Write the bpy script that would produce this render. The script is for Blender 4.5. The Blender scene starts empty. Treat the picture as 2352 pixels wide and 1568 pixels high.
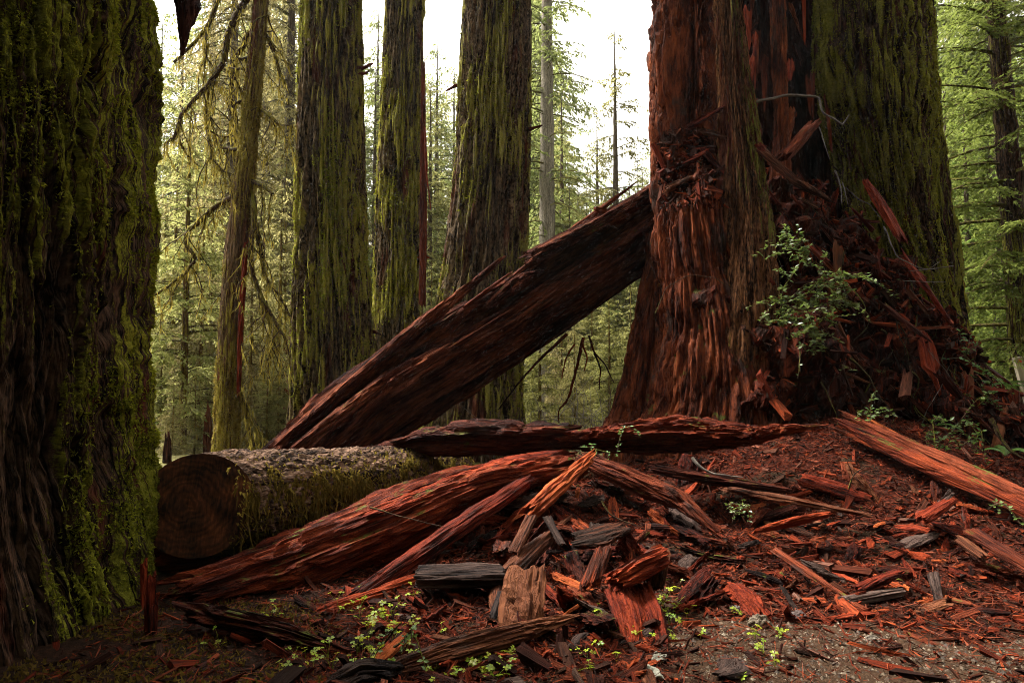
import bpy, math, random
import numpy as np
from mathutils import Vector

# ------------------------------------------------------------------ camera, sky, sun, exposure
S = bpy.context.scene
FPX, CX, CY = 1568.0, 1176.0, 784.0          # focal length and centre in 2352 x 1568 units (24 mm lens)
CAM = np.array([0.0, 0.0, 1.5])
PITCH = math.atan(86 / FPX)
cd = bpy.data.cameras.new('camera'); cam = bpy.data.objects.new('camera', cd)
S.collection.objects.link(cam); S.camera = cam
cd.lens = 24.0; cd.sensor_width = 36.0; cd.clip_start = 0.05; cd.clip_end = 1500
cam.location = CAM; cam.rotation_euler = (math.pi / 2 + PITCH, 0, 0)

SUN_EL, SUN_AZ = math.radians(56), math.radians(-62)     # azimuth from +Y (view direction), negative = left
W = bpy.data.worlds.new('World'); S.world = W; W.use_nodes = True
wn = W.node_tree; bg = wn.nodes['Background']
sky = wn.nodes.new('ShaderNodeTexSky'); sky.sky_type = 'NISHITA'; sky.sun_disc = False
sky.sun_elevation = SUN_EL; sky.sun_rotation = SUN_AZ
sky.air_density = 1.0; sky.dust_density = 6.0; sky.ozone_density = 1.0
hs = wn.nodes.new('ShaderNodeHueSaturation'); hs.inputs['Saturation'].default_value = 0.0
wn.links.new(sky.outputs[0], hs.inputs['Color']); wm = wn.nodes.new('ShaderNodeMix'); wm.data_type = 'RGBA'; wm.blend_type = 'MULTIPLY'; wm.inputs[0].default_value = 1.0
wm.inputs[7].default_value = (1.0, .965, .89, 1)
wn.links.new(hs.outputs[0], wm.inputs[6]); wn.links.new(wm.outputs[2], bg.inputs[0])
bg.inputs[1].default_value = 0.085
sl = bpy.data.lights.new('sun', 'SUN'); sun = bpy.data.objects.new('sun', sl); S.collection.objects.link(sun)
sl.energy = 1.5; sl.angle = math.radians(12); sl.color = (1.0, 0.95, 0.86)
sd = Vector((math.sin(SUN_AZ) * math.cos(SUN_EL), math.cos(SUN_AZ) * math.cos(SUN_EL), math.sin(SUN_EL)))
sun.rotation_euler = sd.to_track_quat('Z', 'Y').to_euler(); sun.location = (-12, 6, 30)
S.view_settings.view_transform = 'Standard'; S.view_settings.look = 'None'
S.view_settings.exposure = 3.0; S.view_settings.gamma = 1.0; S.view_settings.use_curve_mapping = False
S.render.engine = 'CYCLES'
cy = S.cycles
cy.use_denoising = True; cy.denoiser = 'OPENIMAGEDENOISE'
cy.denoising_input_passes = 'RGB_ALBEDO_NORMAL'
cy.max_bounces = 4; cy.diffuse_bounces = 2; cy.glossy_bounces = 2; cy.transmission_bounces = 3
cy.volume_bounces = 0; cy.transparent_max_bounces = 4
cy.caustics_reflective = False; cy.caustics_refractive = False
cy.use_adaptive_sampling = True; cy.adaptive_threshold = 0.016
cy.filter_width = 1.0; cy.denoising_prefilter = 'NONE'

rng = np.random.default_rng(11)
random.seed(5)

def P(u, v, Y):
    """world point at depth Y seen at (u, v)"""
    a = (u - CX) / FPX; b = (CY - v) / FPX
    c, s = math.cos(PITCH), math.sin(PITCH)
    d = np.array([a, c - b * s, s + b * c])
    return CAM + d * (Y / d[1])

# ------------------------------------------------------------------ noise
_perm = np.random.default_rng(3).permutation(256)
_perm = np.concatenate([_perm, _perm, _perm])
_g = np.random.default_rng(4).normal(size=(256, 3)); _g /= np.linalg.norm(_g, axis=1)[:, None]
_g = _g.astype(np.float32)
def perlin(p):
    p = np.asarray(p, dtype=np.float32)
    i = np.floor(p).astype(np.int64); f = p - i
    i &= 255
    w = f * f * f * (f * (f * 6 - 15) + 10)
    out = 0
    for dx in (0, 1):
        a = _perm[i[:, 0] + dx]
        wx = w[:, 0] if dx else 1 - w[:, 0]
        for dy in (0, 1):
            b = _perm[a + i[:, 1] + dy]
            wy = w[:, 1] if dy else 1 - w[:, 1]
            for dz in (0, 1):
                g = _g[_perm[b + i[:, 2] + dz] & 255]
                wz = w[:, 2] if dz else 1 - w[:, 2]
                out = out + wx * wy * wz * (g[:, 0] * (f[:, 0] - dx) + g[:, 1] * (f[:, 1] - dy) + g[:, 2] * (f[:, 2] - dz))
    return out * 1.5
def fbm(p, o=3):
    r = 0; a = 1.0; p = np.asarray(p, dtype=np.float32)
    for k in range(o):
        r = r + a * perlin(p + 17.3 * k); a *= .5; p = p * 2.03
    return r
def smooth(a, b, x):
    t = np.clip((x - a) / (b - a), 0, 1); return t * t * (3 - 2 * t)
def nz(v):
    v = np.asarray(v, float); return v / (np.linalg.norm(v, axis=-1, keepdims=True) + 1e-12)

# ------------------------------------------------------------------ mesh + object helpers
COL = S.collection
def mesh(name, V, faces, mat=None, attrs=None, smoothf=True):
    V = np.asarray(V, np.float32).reshape(-1, 3)
    if not isinstance(faces, list): faces = [faces]
    faces = [np.asarray(f, np.int32) for f in faces if len(f)]
    me = bpy.data.meshes.new(name)
    nl = sum(f.size for f in faces); npoly = sum(len(f) for f in faces)
    me.vertices.add(len(V)); me.vertices.foreach_set('co', V.ravel())
    me.loops.add(nl); me.polygons.add(npoly)
    me.loops.foreach_set('vertex_index', np.concatenate([f.ravel() for f in faces]))
    starts = []; o = 0
    for f in faces:
        starts.append(np.arange(len(f), dtype=np.int32) * f.shape[1] + o); o += f.size
    me.polygons.foreach_set('loop_start', np.concatenate(starts))
    me.update(calc_edges=True)
    me.polygons.foreach_set('use_smooth', np.full(npoly, smoothf))
    for k, a in (attrs or {}).items():
        a = np.asarray(a, np.float32)
        if a.ndim == 1:
            me.attributes.new(k, 'FLOAT', 'POINT').data.foreach_set('value', a)
        else:
            me.attributes.new(k, 'FLOAT_VECTOR', 'POINT').data.foreach_set('vector', a.ravel())
    if mat: me.materials.append(mat)
    return me
def link(name, me, parent=None):
    o = bpy.data.objects.new(name, me); COL.objects.link(o)
    if parent is not None: o.parent = parent
    return o
def obj(name, V, F, mat, parent=None, attrs=None, smoothf=True):
    V = np.asarray(V, float)
    if parent is not None: V = V - np.array(parent.location)
    return link(name, mesh(name, V, F, mat, attrs, smoothf), parent)
def tag(o, label=None, cat=None, group=None, kind=None):
    if label: o['label'] = label
    if cat: o['category'] = cat
    if group: o['group'] = group
    if kind: o['kind'] = kind
    return o
def thing(name, loc, label, cat, group=None):
    o = bpy.data.objects.new(name, None); COL.objects.link(o); o.location = tuple(float(c) for c in loc)
    o.empty_display_size = .1
    return tag(o, label, cat, group)
def copy_tree(o, parent=None):
    c = o.copy(); COL.objects.link(c)
    if parent is not None: c.parent = parent
    for ch in list(o.children): copy_tree(ch, c)
    return c
class Acc:
    """collects geometry with attributes"""
    def __init__(s): s.V = []; s.F = {}; s.A = {}; s.n = 0
    def add(s, V, F, **attrs):
        V = np.asarray(V, np.float32).reshape(-1, 3); F = np.asarray(F, np.int64)
        s.V.append(V); s.F.setdefault(F.shape[1], []).append(F + s.n); s.n += len(V)
        for k, a in attrs.items(): s.A.setdefault(k, []).append(np.broadcast_to(np.asarray(a, np.float32), (len(V),) + np.shape(a)[1:] if np.ndim(a) else (len(V),)))
    def out(s): return np.concatenate(s.V), [np.concatenate(f) for f in s.F.values()], {k: np.concatenate(a) for k, a in s.A.items()}
    def build(s, name, mat, parent=None, smoothf=True):
        V, F, A = s.out(); return obj(name, V, F, mat, parent, A, smoothf)

# ------------------------------------------------------------------ materials
class NT:
    def __init__(s, name):
        s.m = bpy.data.materials.new(name); s.m.use_nodes = True
        s.t = s.m.node_tree; s.t.nodes.clear(); s.o = s.t.nodes.new('ShaderNodeOutputMaterial')
    def n(s, t, props=None, **inp):
        x = s.t.nodes.new('ShaderNode' + t)
        for k, v in (props or {}).items(): setattr(x, k, v)
        for k, v in inp.items():
            k = int(k[1:]) if k[0] == '_' and k[1:].isdigit() else k.replace('_', ' ')
            if hasattr(v, 'is_output') or isinstance(v, bpy.types.NodeSocket): s.t.links.new(v, x.inputs[k])
            else: x.inputs[k].default_value = v
        return x
    def attr(s, name): return s.n('Attribute', {'attribute_name': name})
    def math(s, op, a, b=0.0, clamp=False):
        return s.n('Math', {'operation': op, 'use_clamp': clamp}, _0=a, _1=b).outputs[0]
    def noise(s, vec, scale, detail=4, rough=.6, dist=0):
        return s.n('TexNoise', None, Vector=vec, Scale=scale, Detail=detail, Roughness=rough, Distortion=dist).outputs[0]
    def mapv(s, vec, sc, loc=(0, 0, 0)):
        return s.n('Mapping', None, Vector=vec, Scale=sc, Location=loc).outputs[0]
    def ramp(s, f, stops):
        r = s.n('ValToRGB', None, Fac=f); e = r.color_ramp.elements
        while len(e) < len(stops): e.new(.5)
        for el, (p, c) in zip(e, stops): el.position = p; el.color = (*c, 1) if len(c) == 3 else c
        return r.outputs[0]
    def mix(s, f, a, b, mode='MIX'):
        x = s.t.nodes.new('ShaderNodeMix'); x.data_type = 'RGBA'; x.blend_type = mode
        for k, v in ((0, f), (6, a), (7, b)):
            if isinstance(v, bpy.types.NodeSocket): s.t.links.new(v, x.inputs[k])
            else: x.inputs[k].default_value = (*v, 1) if isinstance(v, tuple) and len(v) == 3 else v
        return x.outputs[2]
    def step(s, x, a, b):
        return s.n('MapRange', {'interpolation_type': 'SMOOTHSTEP'}, Value=x, _1=a, _2=b).outputs[0]
    def bump(s, h, strength, dist, normal=None):
        b = s.n('Bump', None, Height=h, Strength=strength, Distance=dist)
        if normal is not None: s.t.links.new(normal, b.inputs['Normal'])
        return b.outputs[0]
    def surf(s, col, rough=.8, spec=.3, normal=None):
        b = s.n('BsdfPrincipled', None, Base_Color=col, Roughness=rough)
        b.inputs['Specular IOR Level'].default_value = spec
        if normal is not None: s.t.links.new(normal, b.inputs['Normal'])
        s.t.links.new(b.outputs[0], s.o.inputs[0]); return s.m

def wood_mat(name, dark, mid, light, moss=0.0, gray=0.0, rough=.7, spec=.05, fscale=34, objvar=False, bumpd=.012, fresh=0.0):
    t = NT(name); g = t.attr('grain').outputs['Vector']
    oi = t.n('ObjectInfo').outputs['Random']
    if objvar:
        sh = t.n('VectorMath', {'operation': 'MULTIPLY_ADD'}, _0=g, _1=(1, 1, 1))
        cb = t.n('CombineXYZ', None, X=t.math('MULTIPLY', oi, 31.0), Y=t.math('MULTIPLY', oi, 17.0))
        t.t.links.new(cb.outputs[0], sh.inputs[2]); g = sh.outputs[0]
    f1 = t.noise(t.mapv(g, (1.6, fscale, fscale)), 1.0, 5, .65, .4)
    f2 = t.noise(t.mapv(g, (5, fscale * 3.2, fscale * 3.2)), 1.0, 3, .6)
    pt = t.noise(t.mapv(g, (1.0, 3.0, 3.0), (3, 1, 7)), 1.3, 4, .6)
    f3 = t.noise(t.mapv(g, (22, fscale * 8, fscale * 8)), 1.0, 3, .7)
    ck = t.step(t.math('ABSOLUTE', t.math('SUBTRACT', t.noise(t.mapv(g, (1.1, fscale * .8, fscale * .8), (5, 5, 5)), 1.0, 4, .6, .3), .5)), 0.0, .035)
    f = t.math('ADD', t.math('MULTIPLY', f1, .45), t.math('ADD', t.math('ADD', t.math('MULTIPLY', f2, .30), t.math('MULTIPLY', f3, .25)), t.math('MULTIPLY', t.math('SUBTRACT', pt, .5), .6)))
    if objvar: f = t.math('ADD', f, t.math('MULTIPLY', t.math('SUBTRACT', oi, .5), .22))
    col = t.ramp(f, [(.36, dark), (.47, mid), (.57, tuple(.5 * (a + b) for a, b in zip(mid, light))), (.68, light)])
    if gray > 0:
        gm = t.step(t.noise(t.mapv(g, (1.4, 4, 4), (9, 2, 4)), 1.0, 4, .6), .62 - gray * .3, .72 - gray * .3)
        col = t.mix(t.math('MULTIPLY', gm, .85), col, t.mix(f2, (.014, .009, .008), (.065, .042, .035)))
    if moss > 0:
        nrm = t.n('NewGeometry').outputs['Normal']
        up = t.n('SeparateXYZ', None, Vector=nrm).outputs['Z']
        mm = t.step(t.math('ADD', t.noise(g, 5, 5, .65), t.math('MULTIPLY', up, .18)), .74 - moss * .3, .84 - moss * .3)
        col = t.mix(mm, col, t.mix(f2, (.03, .035, .006), (.10, .105, .018)))
    h = t.math('ADD', t.math('ADD', t.math('MULTIPLY', f1, .6), t.math('MULTIPLY', f2, .35)), t.math('ADD', t.math('MULTIPLY', f3, .18), t.math('MULTIPLY', ck, .35)))
    n1 = t.bump(h, 1.0, bumpd * 2.2)
    r = t.math('ADD', t.math('MULTIPLY', f2, .35), rough - .17)
    return t.surf(col, r, spec, n1)

def bark_mat(name, b_dark, b_light, m_dark, m_light, amt=.5, red=0.0, fscale=22, bumpd=.02, seed=0):
    t = NT(name); g = t.attr('grain').outputs['Vector']; ms = t.attr('moss').outputs['Fac']
    f1 = t.noise(t.mapv(g, (1.8, fscale, fscale), (seed, 0, 0)), 1.0, 5, .65, .3)
    f2 = t.noise(t.mapv(g, (14, fscale * 2.6, fscale * 2.6)), 1.0, 4, .65)
    fm = t.noise(t.mapv(g, (.7, 1, 1)), 60, 5, .75)
    pt = t.noise(t.mapv(g, (.6, 1.6, 1.6), (seed, 3, 5)), 1.0, 4, .6)
    bark = t.ramp(t.math('ADD', t.math('MULTIPLY', f1, .5), t.math('MULTIPLY', f2, .5)), [(.43, b_dark), (.60, b_light)])
    if red > 0:
        rm = t.step(t.noise(t.mapv(g, (.5, 3.0, 3.0), (seed + 5, 8, 1)), 1.0, 4, .6), .60 - red * .2, .70 - red * .2)
        bark = t.mix(t.math('MULTIPLY', rm, .8), bark, t.ramp(f1, [(.35, (.03, .008, .005)), (.7, (.16, .04, .022))]))
    rk = t.math('ABSOLUTE', t.math('SUBTRACT', t.noise(t.mapv(g, (.8, fscale * .75, fscale * .75), (seed, 4, 2)), 1.0, 4, .6, .25), .5)); rdg = t.step(rk, 0.0, .07)
    mv = t.math('ADD', t.math('ADD', t.math('MULTIPLY', ms, .75), t.math('ADD', t.math('MULTIPLY', t.math('SUBTRACT', rdg, .75), .45), t.math('MULTIPLY', t.math('SUBTRACT', f1, .5), .9))), t.math('ADD', t.math('MULTIPLY', t.math('SUBTRACT', pt, .5), .9), t.math('MULTIPLY', t.math('SUBTRACT', fm, .5), .7)))
    mm = t.step(mv, .75 - amt * .6, .93 - amt * .6)
    mc = t.ramp(t.math('ADD', t.math('MULTIPLY', fm, .6), t.math('MULTIPLY', pt, .4)), [(.35, m_dark), (.68, m_light)])
    col = t.mix(mm, bark, mc)
    h = t.math('ADD', t.math('ADD', t.math('MULTIPLY', f1, .5), t.math('MULTIPLY', rdg, .55)), t.math('ADD', t.math('MULTIPLY', f2, .25), t.math('MULTIPLY', t.math('MULTIPLY', fm, mm), .55)))
    return t.surf(col, .85, .04, t.bump(h, 1.0, bumpd * 2.0))

def leaf_mat(name, a, b, trans=.45, tcol=None, spec=.0):
    t = NT(name); r = t.attr('rnd').outputs['Fac']
    oi = t.n('ObjectInfo').outputs['Random']
    col = t.mix(r, a, b)
    col = t.n('HueSaturation', None, Color=col, Hue=t.math('ADD', .475, t.math('MULTIPLY', oi, .05)), Value=t.math('ADD', .75, t.math('MULTIPLY', oi, .5))).outputs[0]
    d = t.n('BsdfDiffuse', None, Color=col); tr = t.n('BsdfTranslucent', None, Color=t.mix(.55, col, tcol or (.35, .33, .04)) if tcol != 'same' else col)
    m = t.n('MixShader', None, Fac=trans); t.t.links.new(d.outputs[0], m.inputs[1]); t.t.links.new(tr.outputs[0], m.inputs[2])
    last = m
    if spec > 0:
        gl = t.n('BsdfGlossy', None, Color=(1, 1, 1, 1), Roughness=.35)
        last = t.n('MixShader', None, Fac=spec); t.t.links.new(m.outputs[0], last.inputs[1]); t.t.links.new(gl.outputs[0], last.inputs[2])
    t.t.links.new(last.outputs[0], t.o.inputs[0]); return t.m

M = {}
M['red'] = wood_mat('red_rotten_wood', (.010, .0035, .0025), (.095, .012, .005), (.25, .038, .011), gray=.06, objvar=True)
M['redlog'] = wood_mat('red_log_wood', (.008, .003, .002), (.068, .011, .005), (.24, .043, .013), gray=.05, moss=.10)
M['dkred'] = wood_mat('dark_red_wood', (.006, .0025, .002), (.042, .009, .005), (.16, .034, .013), gray=.08, moss=.06, objvar=True)
M['orange'] = wood_mat('split_orange_wood', (.03, .008, .004), (.17, .028, .008), (.38, .092, .026), objvar=True)
M['brown'] = wood_mat('brown_weathered_wood', (.012, .006, .004), (.07, .022, .011), (.18, .064, .029), gray=.15, objvar=True)
M['gray'] = wood_mat('gray_weathered_wood', (.008, .006, .006), (.034, .020, .016), (.10, .064, .052), gray=.2, objvar=True)
M['slab'] = wood_mat('leaning_slab_wood', (.006, .0025, .002), (.040, .010, .006), (.20, .055, .024), gray=.0, moss=.05, fscale=22, bumpd=.03, spec=.03, rough=.8)
M['stem'] = wood_mat('bare_red_trunk_wood', (.010, .004, .003), (.070, .016, .007), (.26, .066, .022), gray=.14, moss=.28, fscale=20, bumpd=.03)
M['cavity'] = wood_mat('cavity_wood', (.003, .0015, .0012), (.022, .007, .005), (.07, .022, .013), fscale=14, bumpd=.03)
M['chips'] = None
M['bark_near'] = bark_mat('near_mossy_bark', (.006, .004, .003), (.095, .052, .032), (.022, .025, .003), (.27, .26, .028), amt=.58, red=.05, fscale=26, bumpd=.016)
M['bark_mid'] = bark_mat('mid_mossy_bark', (.010, .007, .004), (.17, .115, .06), (.09, .085, .012), (.38, .33, .055), amt=.58, red=.12, fscale=18, bumpd=.03, seed=4)
M['bark_mid_gray'] = bark_mat('mid_gray_bark', (.012, .008, .005), (.20, .135, .08), (.09, .082, .018), (.36, .32, .07), amt=.48, red=.2, fscale=18, bumpd=.03, seed=9)
M['bark_green'] = bark_mat('green_stem_bark', (.007, .005, .004), (.095, .052, .032), (.034, .036, .006), (.27, .255, .035), amt=.58, red=.25, fscale=20, bumpd=.03, seed=14)
M['bark_strip'] = bark_mat('bare_strip_bark', (.02, .009, .005), (.22, .095, .042), (.05, .045, .01), (.20, .18, .03), amt=.26, red=.35, fscale=24, bumpd=.03, seed=17)
M['bark_thin'] = bark_mat('thin_trunk_bark', (.04, .024, .012), (.17, .10, .05), (.12, .10, .02), (.32, .26, .05), amt=.80, red=.3, fscale=30, bumpd=.012, seed=21)
M['bark_pale'] = bark_mat('pale_bark', (.10, .085, .065), (.32, .28, .22), (.10, .09, .03), (.2, .18, .06), amt=.12, fscale=24, bumpd=.01, seed=25)
M['bark_far'] = bark_mat('far_bark', (.04, .03, .02), (.12, .09, .06), (.07, .065, .02), (.14, .13, .04), amt=.35, fscale=20, bumpd=.01, seed=29)
M['twig'] = bark_mat('twig_bark', (.02, .012, .008), (.09, .055, .035), (.06, .055, .012), (.17, .16, .03), amt=.62, fscale=40, bumpd=.004, seed=31)
M['twig_gray'] = bark_mat('gray_twig_bark', (.06, .05, .045), (.24, .21, .18), (.1, .1, .05), (.2, .2, .1), amt=.0, fscale=50, bumpd=.003, seed=33)
M['bark_log'] = bark_mat('scaly_log_bark', (.012, .007, .005), (.17, .10, .066), (.03, .026, .006), (.10, .085, .018), amt=.12, red=.1, fscale=9, bumpd=.03, seed=40)
M['moss'] = leaf_mat('moss_tufts', (.025, .030, .003), (.24, .24, .022), .3, (.3, .32, .02))
M['moss_brown'] = leaf_mat('hanging_moss', (.07, .055, .010), (.27, .22, .045), .4, (.38, .3, .05))
M['moss_log'] = leaf_mat('log_moss', (.02, .015, .004), (.22, .165, .035), .35, (.3, .22, .04))
M['leaf_y'] = leaf_mat('yellow_green_needles', (.07, .082, .02), (.26, .25, .08), .5, (.44, .42, .15))
M['leaf_g'] = leaf_mat('green_needles', (.045, .062, .018), (.165, .185, .06), .5, (.40, .44, .14))
M['leaf_r'] = leaf_mat('bright_green_needles', (.035, .055, .012), (.13, .165, .04), .45, (.28, .34, .07))
M['leaf_b'] = leaf_mat('olive_needles', (.08, .072, .026), (.26, .22, .09), .48, (.42, .36, .15))
M['sorrel'] = leaf_mat('sorrel_leaf', (.13, .20, .015), (.34, .38, .03), .45, (.5, .55, .04), .02)
M['huckle'] = leaf_mat('huckleberry_leaf', (.03, .06, .012), (.13, .175, .04), .35, (.2, .28, .05), .03)
M['fern'] = leaf_mat('fern_leaf', (.02, .045, .010), (.07, .12, .022), .4, (.12, .2, .03), .02)

# ------------------------------------------------------------------ the ground
def ground_h(x, y):
    x = np.asarray(x, float); y = np.asarray(y, float)
    dx = (x - 3.9) / np.where(x < 3.9, 3.7, 4.4); dy = (y - 9.6) / np.where(y < 9.6, 4.7, 5.0)
    m = .98 * smooth(1.0, .22, np.sqrt(dx * dx + dy * dy))
    heap = .50 * np.exp(-((x - .55) / 1.05) ** 2 - ((y - 6.6) / 1.05) ** 2)
    p = np.stack([x, y, np.zeros_like(x)], -1).reshape(-1, 3)
    n = (.07 * perlin(p * .8) + .03 * perlin(p * 2.6 + 9)).reshape(x.shape)
    big = (.5 * perlin(p * .04 + 3)).reshape(x.shape) * smooth(18, 60, np.hypot(x, y))
    return np.maximum(m, heap + .35 * m) + n * (.35 + smooth(4.2, 6.0, y)) + big
def ground_fine(x, y):
    p = np.stack([x, y, np.zeros_like(x)], -1).reshape(-1, 3)
    gr = gravel_mask(x, y)
    return ((.018 * perlin(p * 9) + .010 * perlin(p * 23)).reshape(np.shape(x))) * (1 - .75 * gr)
def gravel_mask(x, y):
    p = np.stack([x, y, np.zeros_like(x)], -1).reshape(-1, 3)
    n = .35 * fbm(p * 1.7 + 5, 3).reshape(np.shape(x))
    return smooth(-.15, .25, (4.72 - .36 * (x - 1.1)) - y + n) * smooth(.45, 1.0, x + n)
def G(u, v):
    """point where the ray through (u, v) meets the ground"""
    a = P(u, v, 1.0) - CAM
    ys = np.linspace(2.0, 40, 4000); pts = CAM + a * ys[:, None]
    below = pts[:, 2] < ground_h(pts[:, 0], pts[:, 1])
    k = int(np.argmax(below)) if below.any() else len(ys) - 1
    return pts[k]
def on_ground(x, y, dz=0.0): return np.array([x, y, float(ground_h(np.array([x]), np.array([y]))[0]) + dz])

def axis(lo, hi, c, fine, n):
    t = np.linspace(-1, 1, n); k = 4.2
    s = np.sinh(k * t) / np.sinh(k)
    return np.where(s < 0, c + s * (c - lo), c + s * (hi - c))
gx = axis(-180, 180, 1.2, .02, 310); gy = axis(-40, 320, 5.2, .02, 310)
GX, GY = np.meshgrid(gx, gy)
GZ = ground_h(GX, GY) + ground_fine(GX, GY) * smooth(16, 9, np.hypot(GX, GY))
nx, ny = len(gx), len(gy)
idx = np.arange(nx * ny).reshape(ny, nx)
GF = np.stack([idx[:-1, :-1], idx[:-1, 1:], idx[1:, 1:], idx[1:, :-1]], -1).reshape(-1, 4)
t = NT('forest_floor'); gv = t.attr('gravel').outputs['Fac']
geo = t.n('NewGeometry').outputs['Position']
n1 = t.noise(geo, 26, 6, .7); n2 = t.noise(geo, 110, 4, .7); n3 = t.noise(geo, 2.2, 4, .6); vo = t.n('TexVoronoi', None, Vector=geo, Scale=75.0)
duff = t.ramp(n1, [(.33, (.007, .0025, .0015)), (.50, (.034, .007, .0035)), (.68, (.095, .019, .008))])
duff = t.mix(t.step(n3, .52, .62), duff, t.ramp(n1, [(.35, (.008, .005, .003)), (.65, (.036, .022, .012))]))
stone = t.ramp(vo.outputs['Distance'], [(0.0, (.085, .052, .029)), (.45, (.042, .025, .014)), (.8, (.03, .020, .012))])
stone = t.mix(t.math('MULTIPLY', n2, .75), stone, (.055, .026, .015))
far = t.attr('far').outputs['Fac']
fcol = t.ramp(n3, [(.4, (.06, .05, .018)), (.62, (.11, .10, .03))])
duff = t.mix(t.math('MULTIPLY', t.attr('painted_shade').outputs['Fac'], .8), duff, t.ramp(n1, [(.35, (.004, .003, .002)), (.7, (.026, .016, .009))]))  # shade of the left foreground put into the floor colour
col = t.mix(gv, duff, stone); col = t.mix(far, col, fcol)
gm = t.surf(col, .85, .05, t.bump(t.math('ADD', n1, t.math('MULTIPLY', n2, .5)), 1.0, .02))
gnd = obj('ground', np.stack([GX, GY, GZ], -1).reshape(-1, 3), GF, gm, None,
          {'gravel': gravel_mask(GX, GY).ravel(), 'painted_shade': (smooth(-.3, -1.3, GX) * smooth(8, 6, GY)).ravel(), 'far': smooth(8.5, 12, np.hypot(GX - 2, GY)).ravel()})
tag(gnd, 'forest floor of red wood litter and grey gravel', kind='structure')

# ------------------------------------------------------------------ trunk, log and tube builders
def trunk_geo(rows, Y, n_th=260, dz=.03, seed=0, top=None, flute=(.08, 1.4), furrow=(.05, 5.0), fine=(.012, 16.), zmin=None, patch=1.2, facing=None, squash=1.0, stretch=.10, sub=None, twist=0.0, wide=105, warpk=.06, plate=0.0, mb=.15, thick=.016, lumpk=.3):
    rows = sorted(rows, key=lambda r: -r[0])
    z = []; c = []; r = []
    for v, a, b in rows:
        p = P((a + b) / 2, v, Y); z.append(p[2]); c.append(p[0]); r.append((b - a) / 2 / FPX * Y)
    z = np.array(z); c = np.array(c); r = np.array(r)
    z0 = z[0] - .3 if zmin is None else zmin
    zz = np.arange(z0, z[-1] + .4, dz)
    if top is not None and top > zz[-1]: zz = np.concatenate([zz, np.arange(zz[-1] + .35, top, .5)])
    slope = (c[-1] - c[-2]) / (z[-1] - z[-2] + 1e-9)
    def ip(a, s):
        y = np.interp(zz, z, a)
        if s: y = np.where(zz > z[-1], a[-1] + s * (zz - z[-1]), y)
        k = max(3, int(.35 / dz) | 1); ker = np.hanning(k + 2)[1:-1]; ker /= ker.sum()
        yp = np.pad(y, k // 2, mode='edge'); return np.convolve(yp, ker, 'valid')
    cc = ip(c, slope); rr = np.maximum(ip(r, -.012), r.min() * .5)
    ph = math.atan2(-Y, -cc[len(cc) // 2]) if facing is None else facing
    nf = int(n_th * .86); wd = math.radians(wide)
    th = np.concatenate([np.linspace(-wd, wd, nf), np.linspace(wd, 2 * math.pi - wd, n_th - nf + 2)[1:-1]]) + ph
    TH, ZZ = np.meshgrid(th, zz); R0 = float(np.mean(r))
    cs, sn = np.cos(TH + twist * ZZ), np.sin(TH + twist * ZZ)
    base = np.stack([cs * R0, sn * R0, ZZ * stretch], -1).reshape(-1, 3).astype(np.float32) + seed * 7.7
    wv = np.stack([cs * R0, sn * R0, ZZ * .5], -1).reshape(-1, 3)
    warp = warpk * (perlin(wv * np.array([1.3, 1.3, .8]) + seed) + .35 * perlin(wv * np.array([5, 5, 2.5]) + seed))
    b2 = base + np.stack([warp, -warp, warp * .2], -1)
    fl = fbm(b2 * flute[1], 2)
    n1 = perlin(b2 * furrow[1]); d1 = np.minimum(np.abs(n1) / .17, 1)
    n2 = perlin(b2 * furrow[1] * 2.3 + 31); d2 = np.minimum(np.abs(n2) / .26, 1)
    fn = fbm(b2 * np.array([1, 1, 3.], np.float32) * fine[1], 2)
    lump = perlin(np.stack([cs * R0, sn * R0, ZZ * .6], -1).reshape(-1, 3) * fine[1] * 1.1 + 3)
    fa = .55 + .75 * smooth(-.35, .35, perlin(base * 1.1 + 40))
    disp = flute[0] * fl + furrow[0] * fa * (d1 ** .8 - 1) + furrow[0] * .8 * (d2 - 1) + fine[0] * fn + fine[0] * lumpk * lump
    if plate:
        pb = np.stack([cs * R0, sn * R0, ZZ * .22], -1).reshape(-1, 3) + seed; pq = fbm(pb * 3.2, 3)
        disp = disp + plate * (np.floor(pq * 3.5) / 3.5) + plate * .5 * np.minimum(0, fbm(pb * np.array([1.2, 1.2, 4.]) * 1.4 + 9, 2))
    pn = fbm(np.stack([cs * R0, sn * R0, ZZ * .35], -1).reshape(-1, 3) * patch + seed * 3.1, 3)
    moss = np.clip(mb + .5 * d1 * (.35 + .65 * d2) + .65 * pn + .15 * fl, 0, 1)
    disp = disp + thick * smooth(.45, .75, moss + .25 * lump) * (.6 + .6 * lump)
    Rr = np.repeat(rr, len(th)) + disp
    if sub is not None: Rr = Rr + sub(((TH - ph + math.pi) % (2 * math.pi) - math.pi).ravel(), ZZ.ravel(), disp)
    V = np.stack([np.repeat(cc, len(th)) + Rr * np.cos(TH).ravel(), Y + squash * Rr * np.sin(TH).ravel(), ZZ.ravel()], -1)
    n, m = len(zz), len(th)
    i = np.arange(n * m).reshape(n, m); j = np.roll(i, -1, 1)
    F = np.stack([i[:-1], j[:-1], j[1:], i[1:]], -1).reshape(-1, 4)
    grain = np.stack([ZZ.ravel(), R0 * cs.ravel() + seed, R0 * sn.ravel()], -1)
    return V, F, moss, grain, (TH, ZZ)
def trunk(name, rows, Y, mat, parent, **k):
    V, F, moss, grain, _ = trunk_geo(rows, Y, **k)
    o = obj(name, V, F, mat, parent, {'moss': moss, 'grain': grain})
    return o, V, F, moss

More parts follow.
